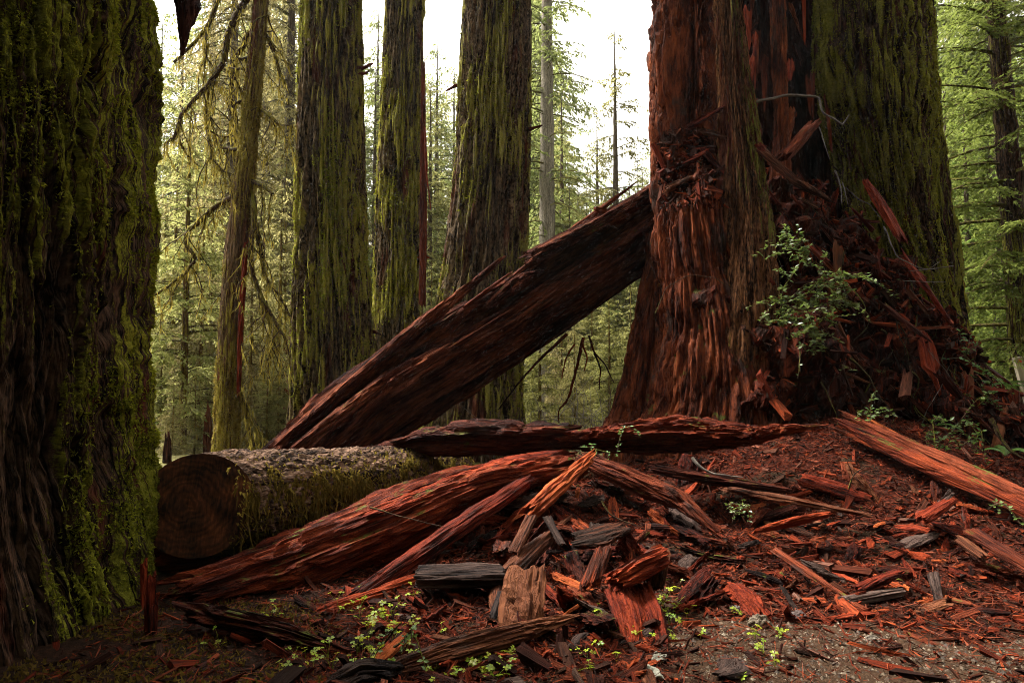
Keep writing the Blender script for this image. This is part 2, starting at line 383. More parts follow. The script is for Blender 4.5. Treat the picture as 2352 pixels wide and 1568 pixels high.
def tufts(name, V, F, moss, count, size, mat, parent, seed, lo=.5, cam_only=True, zmax=1e9, down=.5, reg=None):
    """small pointed moss leaves that stand off a trunk"""
    r = np.random.default_rng(seed)
    q = V[F]; ctr = q.mean(1); n = np.cross(q[:, 1] - q[:, 0], q[:, 3] - q[:, 0]); ar = np.linalg.norm(n, axis=1); n = n / (ar[:, None] + 1e-12)
    w = np.clip(moss[F].mean(1) - lo, 0, 1) * ar
    if cam_only: w = w * (((CAM - ctr) * n).sum(1) > -.15 * np.linalg.norm(CAM - ctr, axis=1))
    w = w * (ctr[:, 2] < zmax)
    if reg is not None: w = w * reg(ctr)
    if w.sum() <= 0: return None
    k = r.choice(len(F), count, p=w / w.sum()); a = r.random((count, 2))
    f = q[k]; c = (f[:, 0] * ((1 - a[:, :1]) * (1 - a[:, 1:])) + f[:, 1] * (a[:, :1] * (1 - a[:, 1:])) + f[:, 2] * a[:, :1] * a[:, 1:] + f[:, 3] * (1 - a[:, :1]) * a[:, 1:])
    nn = n[k]; d = nz(nn * r.uniform(.3, 1, (count, 1)) + np.array([0, 0, -down]) * r.random((count, 1)) + r.normal(0, .5, (count, 3)))
    s = size * r.uniform(.5, 1.5, (count, 1)); side = nz(np.cross(d, r.normal(size=(count, 3)))) * s * .32
    c = c - nn * s * .2
    VV = np.stack([c - side, c + side, c + d * s], 1).reshape(-1, 3)
    FF = np.arange(count * 3).reshape(-1, 3)
    rd = np.repeat(np.clip(.5 + .5 * (moss[F[k]].mean(1) - .6) + r.normal(0, .28, count), 0, 1), 3)
    return tag(obj(name, VV, FF, mat, parent, {'rnd': rd}, False), kind='stuff')

def tube_geo(pts, rad, ns=7, seg=.05, wob=0.0, seed=0):
    pts = np.asarray(pts, float); rad = np.asarray(rad, float) if np.ndim(rad) else np.full(len(pts), rad)
    L = np.concatenate([[0], np.cumsum(np.linalg.norm(np.diff(pts, axis=0), axis=1))])
    n = max(3, int(L[-1] / seg) + 1); s = np.linspace(0, L[-1], n)
    c = np.stack([np.interp(s, L, pts[:, i]) for i in range(3)], -1); r = np.interp(s, L, rad)
    if n > 6:
        for _ in range(2): c[1:-1] = .25 * c[:-2] + .5 * c[1:-1] + .25 * c[2:]
    if wob: c = c + wob * np.stack([perlin(np.stack([s * 6, s * 0 + k * 9 + seed, s * 0], -1)) for k in range(3)], -1) * np.minimum(1, s / .1)[:, None]
    T = nz(np.gradient(c, axis=0)); ref = np.where(np.abs(T[:, 2:]) > .9, np.array([[1., 0, 0]]), np.array([[0, 0, 1.]]))
    A = nz(np.cross(T, ref)); B = np.cross(A, T)
    th = np.arange(ns) / ns * 2 * math.pi
    rr = r[:, None] * (1 + .18 * perlin(np.stack([np.repeat(s * 9, ns), np.tile(np.cos(th), n) + seed, np.tile(np.sin(th), n)], -1)).reshape(n, ns))
    V = c[:, None] + rr[..., None] * (np.cos(th)[None, :, None] * A[:, None] + np.sin(th)[None, :, None] * B[:, None])
    i = np.arange(n * ns).reshape(n, ns); j = np.roll(i, -1, 1)
    F = np.stack([i[:-1], i[1:], j[1:], j[:-1]], -1).reshape(-1, 4)
    g = np.stack([np.repeat(s, ns) + seed, (rr * np.cos(th)).ravel(), (rr * np.sin(th)).ravel()], -1)
    up = (np.sin(th)[None, :] * B[:, None, 2] + np.cos(th)[None, :] * A[:, None, 2]).reshape(n, ns) if False else (V[..., 2] - c[:, None, 2]) / (rr + 1e-9)
    return V.reshape(-1, 3), F, g, np.clip(.45 + .35 * up.ravel(), 0, 1), c
def add_tube(acc, pts, rad, ns=6, seg=.05, wob=0.0, seed=0):
    V, F, g, m, c = tube_geo(pts, rad, ns, seg, wob, seed); acc.add(V, F, grain=g, moss=m); return c

ROUND = [(.5 * math.cos(a), .5 * math.sin(a)) for a in np.linspace(0, 2 * math.pi, 25)[:-1]]
RECT = [(-.5, -.5), (.5, -.5), (.5, .5), (-.5, .5)]
def wood_geo(pts, w, h, poly=None, nl=None, na=56, amp=.03, fib=.006, jag=.12, seed=0, roll=0.0, ka=7.0, ks=.8, layer=0.0, capn=4, taper=(1, 1)):
    pts = np.asarray(pts, float)
    L = np.concatenate([[0], np.cumsum(np.linalg.norm(np.diff(pts, axis=0), axis=1))]); LL = L[-1]
    if nl is None: nl = int(np.clip(LL / .02, 20, 260))
    s = np.linspace(0, LL, nl); q = s / LL
    c = np.stack([np.interp(s, L, pts[:, i]) for i in range(3)], -1)
    if len(pts) > 2:
        for _ in range(max(2, nl // 12)): c[1:-1] = .25 * c[:-2] + .5 * c[1:-1] + .25 * c[2:]
    w = np.interp(q, np.linspace(0, 1, np.size(w)), np.atleast_1d(w)); h = np.interp(q, np.linspace(0, 1, np.size(h)), np.atleast_1d(h))
    pl = np.array(poly or ROUND, float); pl = np.concatenate([pl, pl[:1]])
    pL = np.concatenate([[0], np.cumsum(np.hypot(*np.diff(pl, axis=0).T))])
    pp = np.linspace(0, pL[-1], na + 1)[:-1]
    ab = np.stack([np.interp(pp, pL, pl[:, 0]), np.interp(pp, pL, pl[:, 1])], -1)
    tg = np.roll(ab, -1, 0) - np.roll(ab, 1, 0); nb = nz(np.stack([tg[:, 1], -tg[:, 0]], -1))
    T = nz(np.gradient(c, axis=0)); Sd = nz(np.cross(T, np.array([0, 0, 1.]))); U = np.cross(Sd, T)
    if roll: Sd, U = Sd * math.cos(roll) + U * math.sin(roll), U * math.cos(roll) - Sd * math.sin(roll)
    def ring(sc, edge):
        X = ab[None, :, 0] * w[:, None] * sc; Yv = ab[None, :, 1] * h[:, None] * sc; SS = np.repeat(s[:, None], na, 1)
        return X, Yv, SS
    X, Yv, SS = ring(1.0, 0)
    p = np.stack([X * ka, Yv * ka, SS * ks], -1).reshape(-1, 3) + seed * 5.3
    n1 = perlin(p); n2 = perlin(p * np.array([2.3, 2.3, 2.0]) + 11); n3 = fbm(p * np.array([6, 6, 3.]) + 5, 2)
    n4 = perlin(p * np.array([4.6, 4.6, 2.6]) + 23)
    d = amp * (1.0 * n1 - .8 * (1 - np.minimum(np.abs(n2) / .18, 1)) - .45 * (1 - np.minimum(np.abs(n4) / .25, 1)) + .3) + fib * 1.5 * n3
    if layer: d = d + layer * (np.floor((n1 + .35 * n3) * 4) / 4)
    d = d.reshape(nl, na) * np.minimum(1, np.minimum(w, h)[:, None] / (4 * amp + 1e-6) )
    X2 = X + nb[None, :, 0] * d; Y2 = Yv + nb[None, :, 1] * d
    def js(X, Yv, e): return jag * (perlin(np.stack([X * 16, Yv * 16, np.full(X.shape, e * 3.3 + seed)], -1).reshape(-1, 3)) + .5 * perlin(np.stack([X * 55, Yv * 55, np.full(X.shape, e * 1.3 + seed)], -1).reshape(-1, 3)) + .7 * np.maximum(0, perlin(np.stack([X * 38, Yv * 38, np.full(X.shape, e * 7.3 + seed)], -1).reshape(-1, 3)))).reshape(X.shape)
    e0 = np.clip(1 - q / .18, 0, 1)[:, None] ** 1.5; e1 = np.clip(1 - (1 - q) / .18, 0, 1)[:, None] ** 1.5
    off = e0 * js(X, Yv, 1) + e1 * js(X, Yv, 2)
    V = c[:, None] + Sd[:, None] * X2[..., None] + U[:, None] * Y2[..., None] + T[:, None] * off[..., None]
    g = np.stack([SS + seed * 3.7, X2, Y2], -1)
    Vs = [V.reshape(-1, 3)]; gs = [g.reshape(-1, 3)]
    i = np.arange(nl * na).reshape(nl, na); j = np.roll(i, -1, 1)
    Fs = [np.stack([i[:-1], j[:-1], j[1:], i[1:]], -1).reshape(-1, 4)]; base = nl * na
    for e, k in ((1, 0), (2, nl - 1)):
        prev = i[k]
        for cn in range(1, capn + 1):
            sc = 1 - cn / (capn + .0) * .98
            xa, ya = X2[k] * sc, Y2[k] * sc; o = js(X[k] * sc, Yv[k] * sc, e)
            Vs.append(c[k] + Sd[k] * xa[:, None] + U[k] * ya[:, None] + T[k] * o[:, None]); gs.append(np.stack([s[k] + o * 1 + seed * 3.7, xa, ya], -1))
            cur = np.arange(base, base + na); base += na
            a, b, cc, dd = prev, np.roll(prev, -1), np.roll(cur, -1), cur
            Fs.append(np.stack([a, dd, cc, b] if e == 1 else [a, b, cc, dd], -1)); prev = cur
    return np.concatenate(Vs), np.concatenate(Fs), np.concatenate(gs)
def wood(name, pts, w, h, mat, label, cat, group=None, parent=None, **k):
    V, F, g = wood_geo(pts, w, h, **k)
    if parent is None:
        loc = V.mean(0); loc[2] = V[:, 2].min()
        o = link(name, mesh(name, V - loc, F, mat, {'grain': g}, False))
        o.location = loc; return tag(o, label, cat, group)
    return obj(name, V, F, mat, parent, {'grain': g}, False)

def strands(acc, starts, lens, r, width=.008, sway=.25, n=3):
    """hanging moss: narrow tapering strips that droop"""
    N = len(starts); k = np.arange(n + 1) / n
    a = r.uniform(0, 2 * math.pi, N); sd = np.stack([np.cos(a), np.sin(a), a * 0], -1)
    drift = r.normal(0, sway, (N, 2)) * lens[:, None]
    c = starts[:, None] + np.stack([drift[:, :1] * k ** 2, drift[:, 1:] * k ** 2, -lens[:, None] * k], -1) + r.normal(0, .12, (N, n + 1, 3)) * lens[:, None, None] * .3 * (k > 0)[None, :, None]
    wd = width * r.uniform(.5, 1.6, N)[:, None] * (1 - .85 * k)[None]
    V = np.stack([c - sd[:, None] * wd[..., None], c + sd[:, None] * wd[..., None]], 2).reshape(-1, 3)
    b = (np.arange(N) * (n + 1) * 2)[:, None] + (np.arange(n) * 2)[None]
    F = np.stack([b, b + 1, b + 3, b + 2], -1).reshape(-1, 4)
    acc.add(V, F, rnd=np.repeat(np.clip(r.normal(.5, .28, N), 0, 1), (n + 1) * 2))

# ------------------------------------------------------------------ near left redwood
LT = thing('redwood_tree', on_ground(-3.75, 4.75), 'huge dark redwood trunk thick with green moss beside the cut log', 'tree')
rowsL = [(1600, -720, 440), (1500, -690, 360), (1400, -660, 312), (1250, -640, 284), (1000, -620, 276), (750, -610, 286), (500, -610, 296), (250, -615, 306), (0, -620, 314)]
def foot(a, z, d): return .82 * smooth(1.1, -.1, z) * np.clip(np.cos(a + .05), 0, 1) ** 3
oL, VL, FL, mL = trunk('trunk', rowsL, 4.75, M['bark_near'], LT, n_th=370, dz=.0132, seed=2, top=26, facing=math.radians(-72), flute=(.14, 1.4), furrow=(.13, 5.2), fine=(.020, 24), zmin=-.25, patch=.8, wide=62, sub=foot, lumpk=1.0, stretch=.075, mb=.24, warpk=.045, thick=.014)
def regL(c): return (.08 + smooth(-.25, .35, fbm(c * np.array([9, 9, 4.5]) + 4, 2))) * (.3 + smooth(-.3, .4, fbm(c * np.array([1.1, 1.1, .5]) + 4, 2)))
tufts('moss', VL, FL, mL, 120000, .026, M['moss'], LT, 5, lo=.40, zmax=4.6, down=.7, reg=regL)
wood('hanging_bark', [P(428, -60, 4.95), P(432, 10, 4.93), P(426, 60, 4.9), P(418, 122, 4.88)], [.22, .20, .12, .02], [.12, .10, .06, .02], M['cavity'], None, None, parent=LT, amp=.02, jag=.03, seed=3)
for k, (u, v, ll, ww) in enumerate([(345, 1330, .34, .07), (352, 1390, .22, .05), (330, 1300, .2, .04)]):
    a = P(u, v, 4.15 - .03 * k)
    wood('bark_splinter', [a, a + np.array([.02, -.03, -ll])], [ww, ww * .7], [.03, .02], M['red'], None, None, parent=LT, poly=RECT, jag=.08, amp=.012, seed=60 + k)

# ------------------------------------------------------------------ redwoods beyond the slab
def redwood(rows, Y, mat, label, seed, red_strip=None, tuft=9000, **k):
    b = P((rows[-1][1] + rows[-1][2]) / 2, rows[-1][0], Y)
    T = thing('redwood_tree', (b[0], Y, float(ground_h(np.array([b[0]]), np.array([Y]))[0])), label, 'tree')
    o, V, F, m = trunk('trunk', rows, Y, mat, T, n_th=180, dz=.06, seed=seed, top=34, zmin=-.6, wide=92, **k)
    rs = np.random.default_rng(seed)
    for k_ in range(3):
        vv = rs.uniform(60, 800); a_ = np.interp(vv, [x[0] for x in rows], [x[1] for x in rows]); b_ = np.interp(vv, [x[0] for x in rows], [x[2] for x in rows]); e_ = a_ + 6 if rs.random() < .4 else b_ - 6; sg_ = 1 if e_ > a_ + 20 else -1
        wood('branch_stub', [P(e_ - 12 * sg_, vv + 4, Y - .1), P(e_ + 6 * sg_, vv, Y - .15), P(e_ + rs.uniform(14, 34) * sg_, vv + rs.uniform(-10, 22), Y - .2)], [.10, .07, .03], [.10, .07, .03], M['dkred'], None, None, parent=T, jag=.012, amp=.010, na=20, nl=16, seed=seed + k_)
    if tuft: tufts('moss', V, F, m, tuft, .05, M['moss'], T, seed, lo=.55, zmax=9)
    return T
redwood([(0, 690, 835), (200, 686, 838), (400, 680, 842), (600, 675, 848), (800, 671, 862), (950, 667, 868), (1050, 655, 880)], 13.2, M['bark_mid'],
        'straight mossy redwood trunk with green streaks next to thin leaning tree', 11, flute=(.05, 1.6), furrow=(.13, 5.0), stretch=.06, mb=.26, fine=(.02, 16))
T2 = redwood([(0, 886, 978), (200, 878, 976), (400, 868, 972), (600, 862, 970), (800, 852, 972), (1000, 840, 985)], 15.8, M['bark_mid'],
        'slimmer mossy redwood with torn red bark strip along one edge', 23, flute=(.05, 1.6), furrow=(.12, 5.0), stretch=.06, mb=.26, fine=(.02, 16))
wood('torn_bark', [P(976, 300, 15.0), P(980, 400, 15.0), P(988, 470, 15.0)], [.12, .16, .03], [.05, .05, .02], M['red'], None, None, parent=T2, jag=.2, seed=4)
wood('torn_bark', [P(972, 150, 15.15), P(973, 420, 15.1), P(970, 700, 15.05)], [.10, .16, .16], [.06, .08, .06], M['dkred'], None, None, parent=T2, jag=.2, seed=6)
redwood([(0, 1060, 1222), (150, 1052, 1221), (300, 1044, 1218), (450, 1034, 1213), (600, 1016, 1207), (700, 1002, 1205), (850, 985, 1202), (1000, 965, 1205)], 13.6, M['bark_mid_gray'],
        'thick grey-brown redwood trunk flaring at its foot behind the leaning slab', 37, flute=(.07, 1.5), furrow=(.12, 5.0), stretch=.06, mb=.26, fine=(.02, 16), tuft=7000)

# ------------------------------------------------------------------ the giant hollow redwood
HT = thing('hollow_redwood_tree', on_ground(3.8, 9.6), 'giant hollow redwood with bare red stems and a mossy green side', 'tree')
# bare red lower front
zb0, zb1 = P(1580, 480, 9.0)[2], P(1580, 345, 9.2)[2]
def bite(a, z, d):
    w = smooth(math.radians(-58), math.radians(-40), a + .06 * d / .1) * smooth(math.radians(120), math.radians(85), a)
    p = np.stack([a * 2.2, z * 2.2, 0 * a], -1)
    return -w * smooth(zb0, zb1, z + .22 * perlin(p)) * (.42 + .06 * perlin(p * 3))
oS, VS, FS, mS = trunk('red_stem', [(0, 1500, 1690), (200, 1499, 1690), (330, 1499, 1688), (420, 1497, 1686), (480, 1499, 1688), (560, 1504, 1700), (650, 1510, 1724), (750, 1508, 1752), (850, 1494, 1775), (930, 1476, 1790), (1000, 1440, 1805)], 9.25, M['stem'], HT,
      n_th=220, dz=.026, seed=51, flute=(.10, 1.7), furrow=(.085, 5.4), fine=(.026, 18), zmin=.3, stretch=.07, wide=100, top=22, sub=bite, plate=.11, thick=0)
trunk('strip_stem', [(0, 1646, 1703), (175, 1648, 1716), (350, 1652, 1747), (500, 1642, 1766), (620, 1626, 1776), (750, 1606, 1788), (880, 1590, 1800), (1000, 1560, 1815)], 8.95, M['bark_strip'], HT,
      n_th=140, dz=.032, seed=63, plate=.05, flute=(.05, 2.2), furrow=(.035, 7), fine=(.014, 18), zmin=.3, top=20, stretch=.08, wide=100)
trunk('inner_pillar', [(0, 1766, 1803), (150, 1768, 1808), (300, 1770, 1816), (420, 1764, 1826)], 9.9, M['stem'], HT,
      n_th=70, dz=.035, seed=68, plate=.04, thick=0, flute=(.03, 3), furrow=(.02, 8), fine=(.012, 20), top=16, stretch=.1, wide=100)
# mossy right stem and its dark buttress
oR, VR, FR, mR = trunk('mossy_stem', [(0, 1868, 2112), (150, 1874, 2118), (300, 1900, 2126), (430, 1930, 2136), (550, 1955, 2150), (650, 1985, 2175), (750, 2010, 2200), (850, 2030, 2232), (950, 2040, 2280), (1050, 2040, 2330)], 10.4, M['bark_green'], HT,
      n_th=220, dz=.035, seed=74, mb=.32, plate=.05, flute=(.13, 1.3), furrow=(.10, 4.6), fine=(.022, 15), zmin=.2, top=30, wide=100)
tufts('moss', VR, FR, mR, 40000, .034, M['moss'], HT, 9, lo=.45, zmax=8.5, down=.8)
trunk('buttress', [(0, 2040, 2146), (150, 2060, 2156), (300, 2075, 2166), (450, 2090, 2180), (600, 2100, 2198), (750, 2110, 2220), (850, 2110, 2255), (950, 2110, 2310), (1050, 2110, 2370)], 11.0, M['bark_green'], HT,
      n_th=140, dz=.04, seed=79, plate=.08, flute=(.08, 1.8), furrow=(.06, 5.0), fine=(.02, 14), zmin=.0, top=28, wide=100)
# side root on the left foot
trunk('root_buttress', [(600, 1488, 1530), (720, 1462, 1540), (850, 1440, 1560), (930, 1418, 1580), (990, 1385, 1600)], 9.7, M['stem'], HT,
      n_th=120, dz=.025, seed=83, plate=.12, thick=0, flute=(.07, 2.4), furrow=(.05, 5), fine=(.02, 14), zmin=.2)
# wall of the hollow
n, m = 110, 100
th = np.linspace(0, math.pi, m); zz = np.linspace(.4, 15, n); TH, ZZ = np.meshgrid(th, zz)
c = np.stack([np.cos(TH), np.sin(TH), ZZ * .1], -1).reshape(-1, 3)
q_ = fbm(c * 2.2 + 7, 3); dd = .22 * q_ + .22 * np.floor(q_ * 3) / 3 + .14 * (np.minimum(np.abs(perlin(c * 5)) / .3, 1) - 1)
V = np.stack([4.35 + (1.75 + dd.reshape(n, m)) * np.cos(TH), 10.1 + (1.5 + dd.reshape(n, m)) * np.sin(TH), ZZ], -1).reshape(-1, 3)
i = np.arange(n * m).reshape(n, m)
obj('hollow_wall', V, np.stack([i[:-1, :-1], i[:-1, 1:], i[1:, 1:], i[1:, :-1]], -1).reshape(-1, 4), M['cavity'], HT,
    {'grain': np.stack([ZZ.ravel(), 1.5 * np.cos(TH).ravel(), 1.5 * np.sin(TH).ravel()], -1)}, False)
# slope of rotten wood between the stems
hx = np.array([2.2, 2.9, 3.35, 3.75, 4.15, 4.55, 5.0, 5.4, 5.8, 6.4, 7.0]); hz = np.array([3.4, 3.9, 4.65, 4.85, 4.8, 4.15, 3.5, 3.0, 2.2, 1.5, 1.0])
def heap_pt(x, tt):
    zt = np.interp(x, hx, hz); zb = .55
    s1 = np.clip(tt, 0, 1); s2 = np.clip(tt - 1, 0, 1)
    z = zb + (zt - zb) * s1 + .25 * s2
    y = 8.15 + .10 * np.abs(x - 3.9) + (zt - zb) * (.18 * s1 + .26 * s1 * s1) * .95 + 2.2 * s2
    pp = np.stack([x, z, y * .4], -1)
    q_ = fbm(pp.reshape(-1, 3) * 1.6 + 2, 3).reshape(x.shape); d = .30 * q_ + .22 * np.floor(q_ * 2.5) / 2.5 + .07 * perlin(pp.reshape(-1, 3) * 9).reshape(x.shape)
    return np.stack([x, y - d, z + .25 * d], -1)
xx = np.linspace(2.3, 7.0, 150); tt = np.linspace(0, 1.9, 150); XX, TT = np.meshgrid(xx, tt)
V = heap_pt(XX, TT).reshape(-1, 3); i = np.arange(V.shape[0]).reshape(150, 150)
obj('rotten_heap', V, np.stack([i[:-1, :-1], i[:-1, 1:], i[1:, 1:], i[1:, :-1]], -1).reshape(-1, 4), M['dkred'], HT,
    {'grain': np.stack([V[:, 2] + .4 * V[:, 0], V[:, 0], V[:, 1]], -1) * .6}, False)
def shards(acc, pts, nrm, length, r, thick=.22, wid=.32, tilt=.35, along=None, flat=1.0, sink=.2):
    """many loose splinters: tapered boxes of 12 triangles lying on points with normals"""
    N = len(pts); a = r.normal(size=(N, 3))
    if along is not None: a = along + r.normal(0, .5, (N, 3))
    nn = nz(nrm + r.normal(0, tilt, (N, 3)))
    d = nz(a - (a * nn).sum(1, keepdims=True) * nn); sd = np.cross(nn, d)
    l = length[:, None]; w = l * wid * r.uniform(.18, 1.15, (N, 1)); tk = np.minimum(w * .9, l * thick * r.uniform(.3, 1.1, (N, 1)))
    V = np.zeros((N, 8, 3)); k = 0
    for e in (-1, 1):
        tp = r.uniform(.15, 1, (N, 1)); sh = r.normal(0, .25, (N, 1))
        for (p, q) in ((-1, -1), (1, -1), (1, 1), (-1, 1)):
            V[:, k] = pts + d * l * .5 * e * r.uniform(.7, 1.12, (N, 1)) + sd * w * .5 * (p * tp + sh) + nn * tk * (.5 * q * (.4 + .6 * tp) + .5 - sink)
            k += 1
    b = (np.arange(N) * 8)[:, None, None]
    F = (np.array([[0, 3, 2, 1], [4, 5, 6, 7], [0, 1, 5, 4], [1, 2, 6, 5], [2, 3, 7, 6], [3, 0, 4, 7]])[None] + b).reshape(-1, 4)
    loc = np.stack([np.broadcast_to(np.array([-1, -1, -1, -1, 1, 1, 1, 1]) * .5, (N, 8)) * l, np.broadcast_to(np.array([-1, 1, 1, -1] * 2) * .5, (N, 8)) * w, np.broadcast_to(np.array([-1, -1, 1, 1] * 2) * .5, (N, 8)) * tk], -1) + r.random((N, 1, 3)) * 40
    acc.add(V.reshape(-1, 3), F, grain=loc.reshape(-1, 3), rnd=np.repeat(r.random(N), 8))

def chip_stuff_mat(name):
    t = NT(name); g = t.attr('grain').outputs['Vector']; r = t.attr('rnd').outputs['Fac']
    f1 = t.noise(t.mapv(g, (6, 60, 60)), 1.0, 4, .6)
    base = t.ramp(r, [(0, (.012, .006, .004)), (.22, (.030, .008, .005)), (.36, (.045, .020, .011)), (.5, (.075, .011, .004)), (.76, (.14, .020, .007)), (.92, (.28, .052, .016)), (1, (.09, .056, .043))])
    col = t.mix(t.step(f1, .35, .65), t.mix(.75, base, (.008, .003, .002)), base)
    return t.surf(col, .75, .04, t.bump(f1, 1.0, .012))
M['chips'] = chip_stuff_mat('loose_red_chips')

# splinters on the heap and ledge
r = np.random.default_rng(21); acc = Acc()
N = 6000; hxs = r.uniform(2.8, 6.4, N); hts = r.uniform(0, 1.35, N)
p0 = heap_pt(hxs, hts); e = 1e-2
nr = nz(np.cross(heap_pt(hxs + e, hts) - p0, heap_pt(hxs, hts + e) - p0)); nr *= np.sign((nr * (CAM - p0)).sum(1, keepdims=True))
shards(acc, p0, nr, r.gamma(1.3, .075, N) + .02, r, tilt=.7, along=np.array([.25, -.35, -.8]))
cs_ = VS[(VS[:, 2] > zb0 - .05) & (VS[:, 2] < zb1 + .25) & (VS[:, 1] < 9.3) & (VS[:, 0] > P(1520, 400, 9.0)[0]) & (VS[:, 0] < P(1665, 400, 9.0)[0])]
cs_ = cs_[r.choice(len(cs_), 1500)]; nr = nz(np.stack([cs_[:, 0] - 2.55, cs_[:, 1] - 9.6, np.full(1500, .45)], -1))
shards(acc, cs_, nr, r.gamma(2.2, .04, 1500) + .03, r, tilt=.6, along=np.array([.3, -.3, -.5]))
tag(acc.build('loose_splinters', M['chips'], HT, False), kind='stuff')
# big shards leaning in the hollow
def hshard(pts, w, h, seed, mat='red', **k): return wood('shard', pts, w, h, M[mat], None, None, parent=HT, poly=RECT, seed=seed, jag=.15, amp=.018, **k)
hshard([P(1795, 365, 8.75), P(1868, 285, 9.1)], [.22, .20], [.10, .06], 101, 'dkred')
hshard([P(1758, 355, 8.65), P(1830, 418, 8.5), P(1900, 455, 8.45)], [.2, .14, .03], [.09, .07, .03], 102, 'brown')
hshard([P(1740, 330, 8.8), P(1800, 400, 8.6)], [.22, .1], [.08, .05], 103, 'red')
hshard([P(1992, 420, 9.15), P(2030, 480, 9.0), P(2068, 545, 8.85)], [.16, .30, .26], [.06, .08, .05], 104, 'red')
hshard([P(2078, 590, 8.8), P(2120, 650, 8.65), P(2172, 724, 8.5)], [.10, .24, .12], [.05, .06, .04], 105, 'red')
hshard([P(2122, 780, 8.5), P(2140, 850, 8.4), P(2160, 905, 8.35)], [.2, .22, .1], [.06, .06, .04], 106, 'red')
rs = np.random.default_rng(91)
for k in range(34):
    x_ = rs.uniform(3.0, 6.2); q = rs.uniform(.1, 1.1); p = heap_pt(np.array([x_]), np.array([q]))[0]; d = nz(np.array([rs.normal(.3, .5), rs.normal(-.1, .3), rs.normal(-.8, .4)])); ln = rs.uniform(.12, .38)
    hshard([p - d * ln + np.array([0, -.05, .02]), p + d * ln + np.array([0, -.08, 0])], [rs.uniform(.05, .16), rs.uniform(.02, .1)], [.05, .03], 400 + k, ['red', 'dkred', 'dkred', 'brown'][k % 4], na=20, nl=18)
for k in range(30):
    u0 = rs.choice([rs.uniform(1700, 1765), rs.uniform(1815, 1900)]); v0 = rs.uniform(-40, 300); ln = rs.uniform(40, 130); Yk = rs.uniform(9.6, 10.6)
    hshard([P(u0, v0, Yk), P(u0 + rs.normal(0, 14), v0 + ln, Yk - .1)], [rs.uniform(.05, .14), .03], [.05, .02], 470 + k, ['dkred', 'stem', 'dkred', 'red'][k % 4], na=18, nl=18)
rt = Acc()
for k in range(46):
    x_ = rs.uniform(3.1, 6.5); p = heap_pt(np.array([x_]), np.array([rs.uniform(.2, .95)]))[0] + np.array([0, -.1, 0]); pts = [p]
    for j in range(6): pts.append(pts[-1] + np.array([rs.normal(.03, .09), rs.normal(-.02, .04), -rs.uniform(.05, .2)]))
    add_tube(rt, pts, np.linspace(rs.uniform(.006, .016), .003, 7), 4, .06, .015, k)
tag(rt.build('rootlets', M['twig'], HT), kind='stuff')
for k, (u, v, a, b) in enumerate([(1560, 380, 60, -30), (1610, 300, 50, 14), (1585, 290, 70, -40), (1540, 430, 50, -25), (1620, 350, 45, 50), (1600, 420, 60, -35)]):
    hshard([P(u, v, 8.95), P(u + a, v + b, 8.86)], [.13, .07], [.06, .04], 110 + k, ['red', 'brown'][k % 2])

# ------------------------------------------------------------------ leaning slab
SLAB = [(-.30, -.50), (-.02, -.46), (.22, -.22), (.50, .14), (.42, .26), (.20, .34), (-.10, .50), (-.42, .46), (-.50, .2), (-.46, -.2)]
LS = thing('leaning_slab', P(640, 1060, 8.6), 'huge slab of dark red redwood leaning from log to hollow trunk', 'fallen trunk')
V, F, g = wood_geo([P(560, 1190, 8.3), P(860, 940, 8.8), P(1020, 842, 9.1), P(1180, 742, 9.5), P(1420, 578, 10.1), P(1640, 430, 10.7)],
                   [.9, 1.1, 1.15, 1.15, 1.1, 1.1], [.75, 1.05, 1.12, 1.12, 1.10, 1.10], poly=SLAB, nl=280, na=170, amp=.038, fib=.018, jag=.5, seed=7, ka=4.2, ks=.22, layer=.11)
obj('slab_body', V, F, M['slab'], LS, {'grain': g}, False)
def lsh(pts, w, h, seed, mat='slab', **k): return wood('splintered_layer', pts, w, h, M[mat], None, None, parent=LS, poly=RECT, seed=seed, **k)
lsh([P(640, 1022, 8.2), P(900, 800, 8.7), P(1080, 655, 9.0), P(1155, 590, 9.2)], [.35, .4, .3, .06], [.10, .14, .13, .04], 121, jag=.12, amp=.03, na=60)
lsh([P(1226, 588, 9.2), P(1360, 520, 9.6), P(1510, 432, 10.1), P(1600, 375, 10.4)], [.55, .6, .6, .6], [.14, .16, .16, .16], 122, jag=.25, amp=.04, na=80)
lsh([P(690, 1035, 8.0), P(790, 955, 8.15), P(872, 890, 8.3)], [.28, .3, .26], [.2, .22, .18], 123, jag=.16, amp=.035, na=60)
lsh([P(1366, 478, 9.4), P(1402, 492, 9.5)], [.05, .12], [.04, .08], 124, jag=.02, amp=.008, mat='dkred')
lsh([P(1130, 700, 9.05), P(1200, 640, 9.1), P(1240, 625, 9.15)], [.2, .35, .1], [.10, .14, .05], 125, jag=.18, amp=.03)
rs = np.random.default_rng(17)
for k in range(20):
    q = rs.uniform(.05, .95); u0 = 660 + q * 800; v0 = 1010 - q * 590 + rs.uniform(-6, 26) if k < 12 else 1030 - q * 560 + rs.uniform(40, 150); ln = rs.uniform(80, 210) if k < 12 else rs.uniform(50, 130); Yk = 8.25 + q * 1.65 + (0 if k < 12 else -.12); wv_ = rs.uniform(.07, .19) if k < 12 else rs.uniform(.04, .09)
    lsh([P(u0, v0, Yk), P(u0 + ln * .5, v0 - ln * .36, Yk + .1), P(u0 + ln, v0 - ln * rs.uniform(.70, .86), Yk + .2)], [wv_, wv_ * 1.2, wv_ * .3], [wv_ * .5, wv_ * .6, .012], 300 + k, mat=['slab', 'slab', 'dkred', 'redlog'][k % 4], jag=.14, amp=.014, na=22, nl=26)
lsh([P(1000, 850, 8.75), P(1028, 820, 8.75)], [.05, .03], [.05, .03], 126, jag=.03, amp=.008, mat='orange')

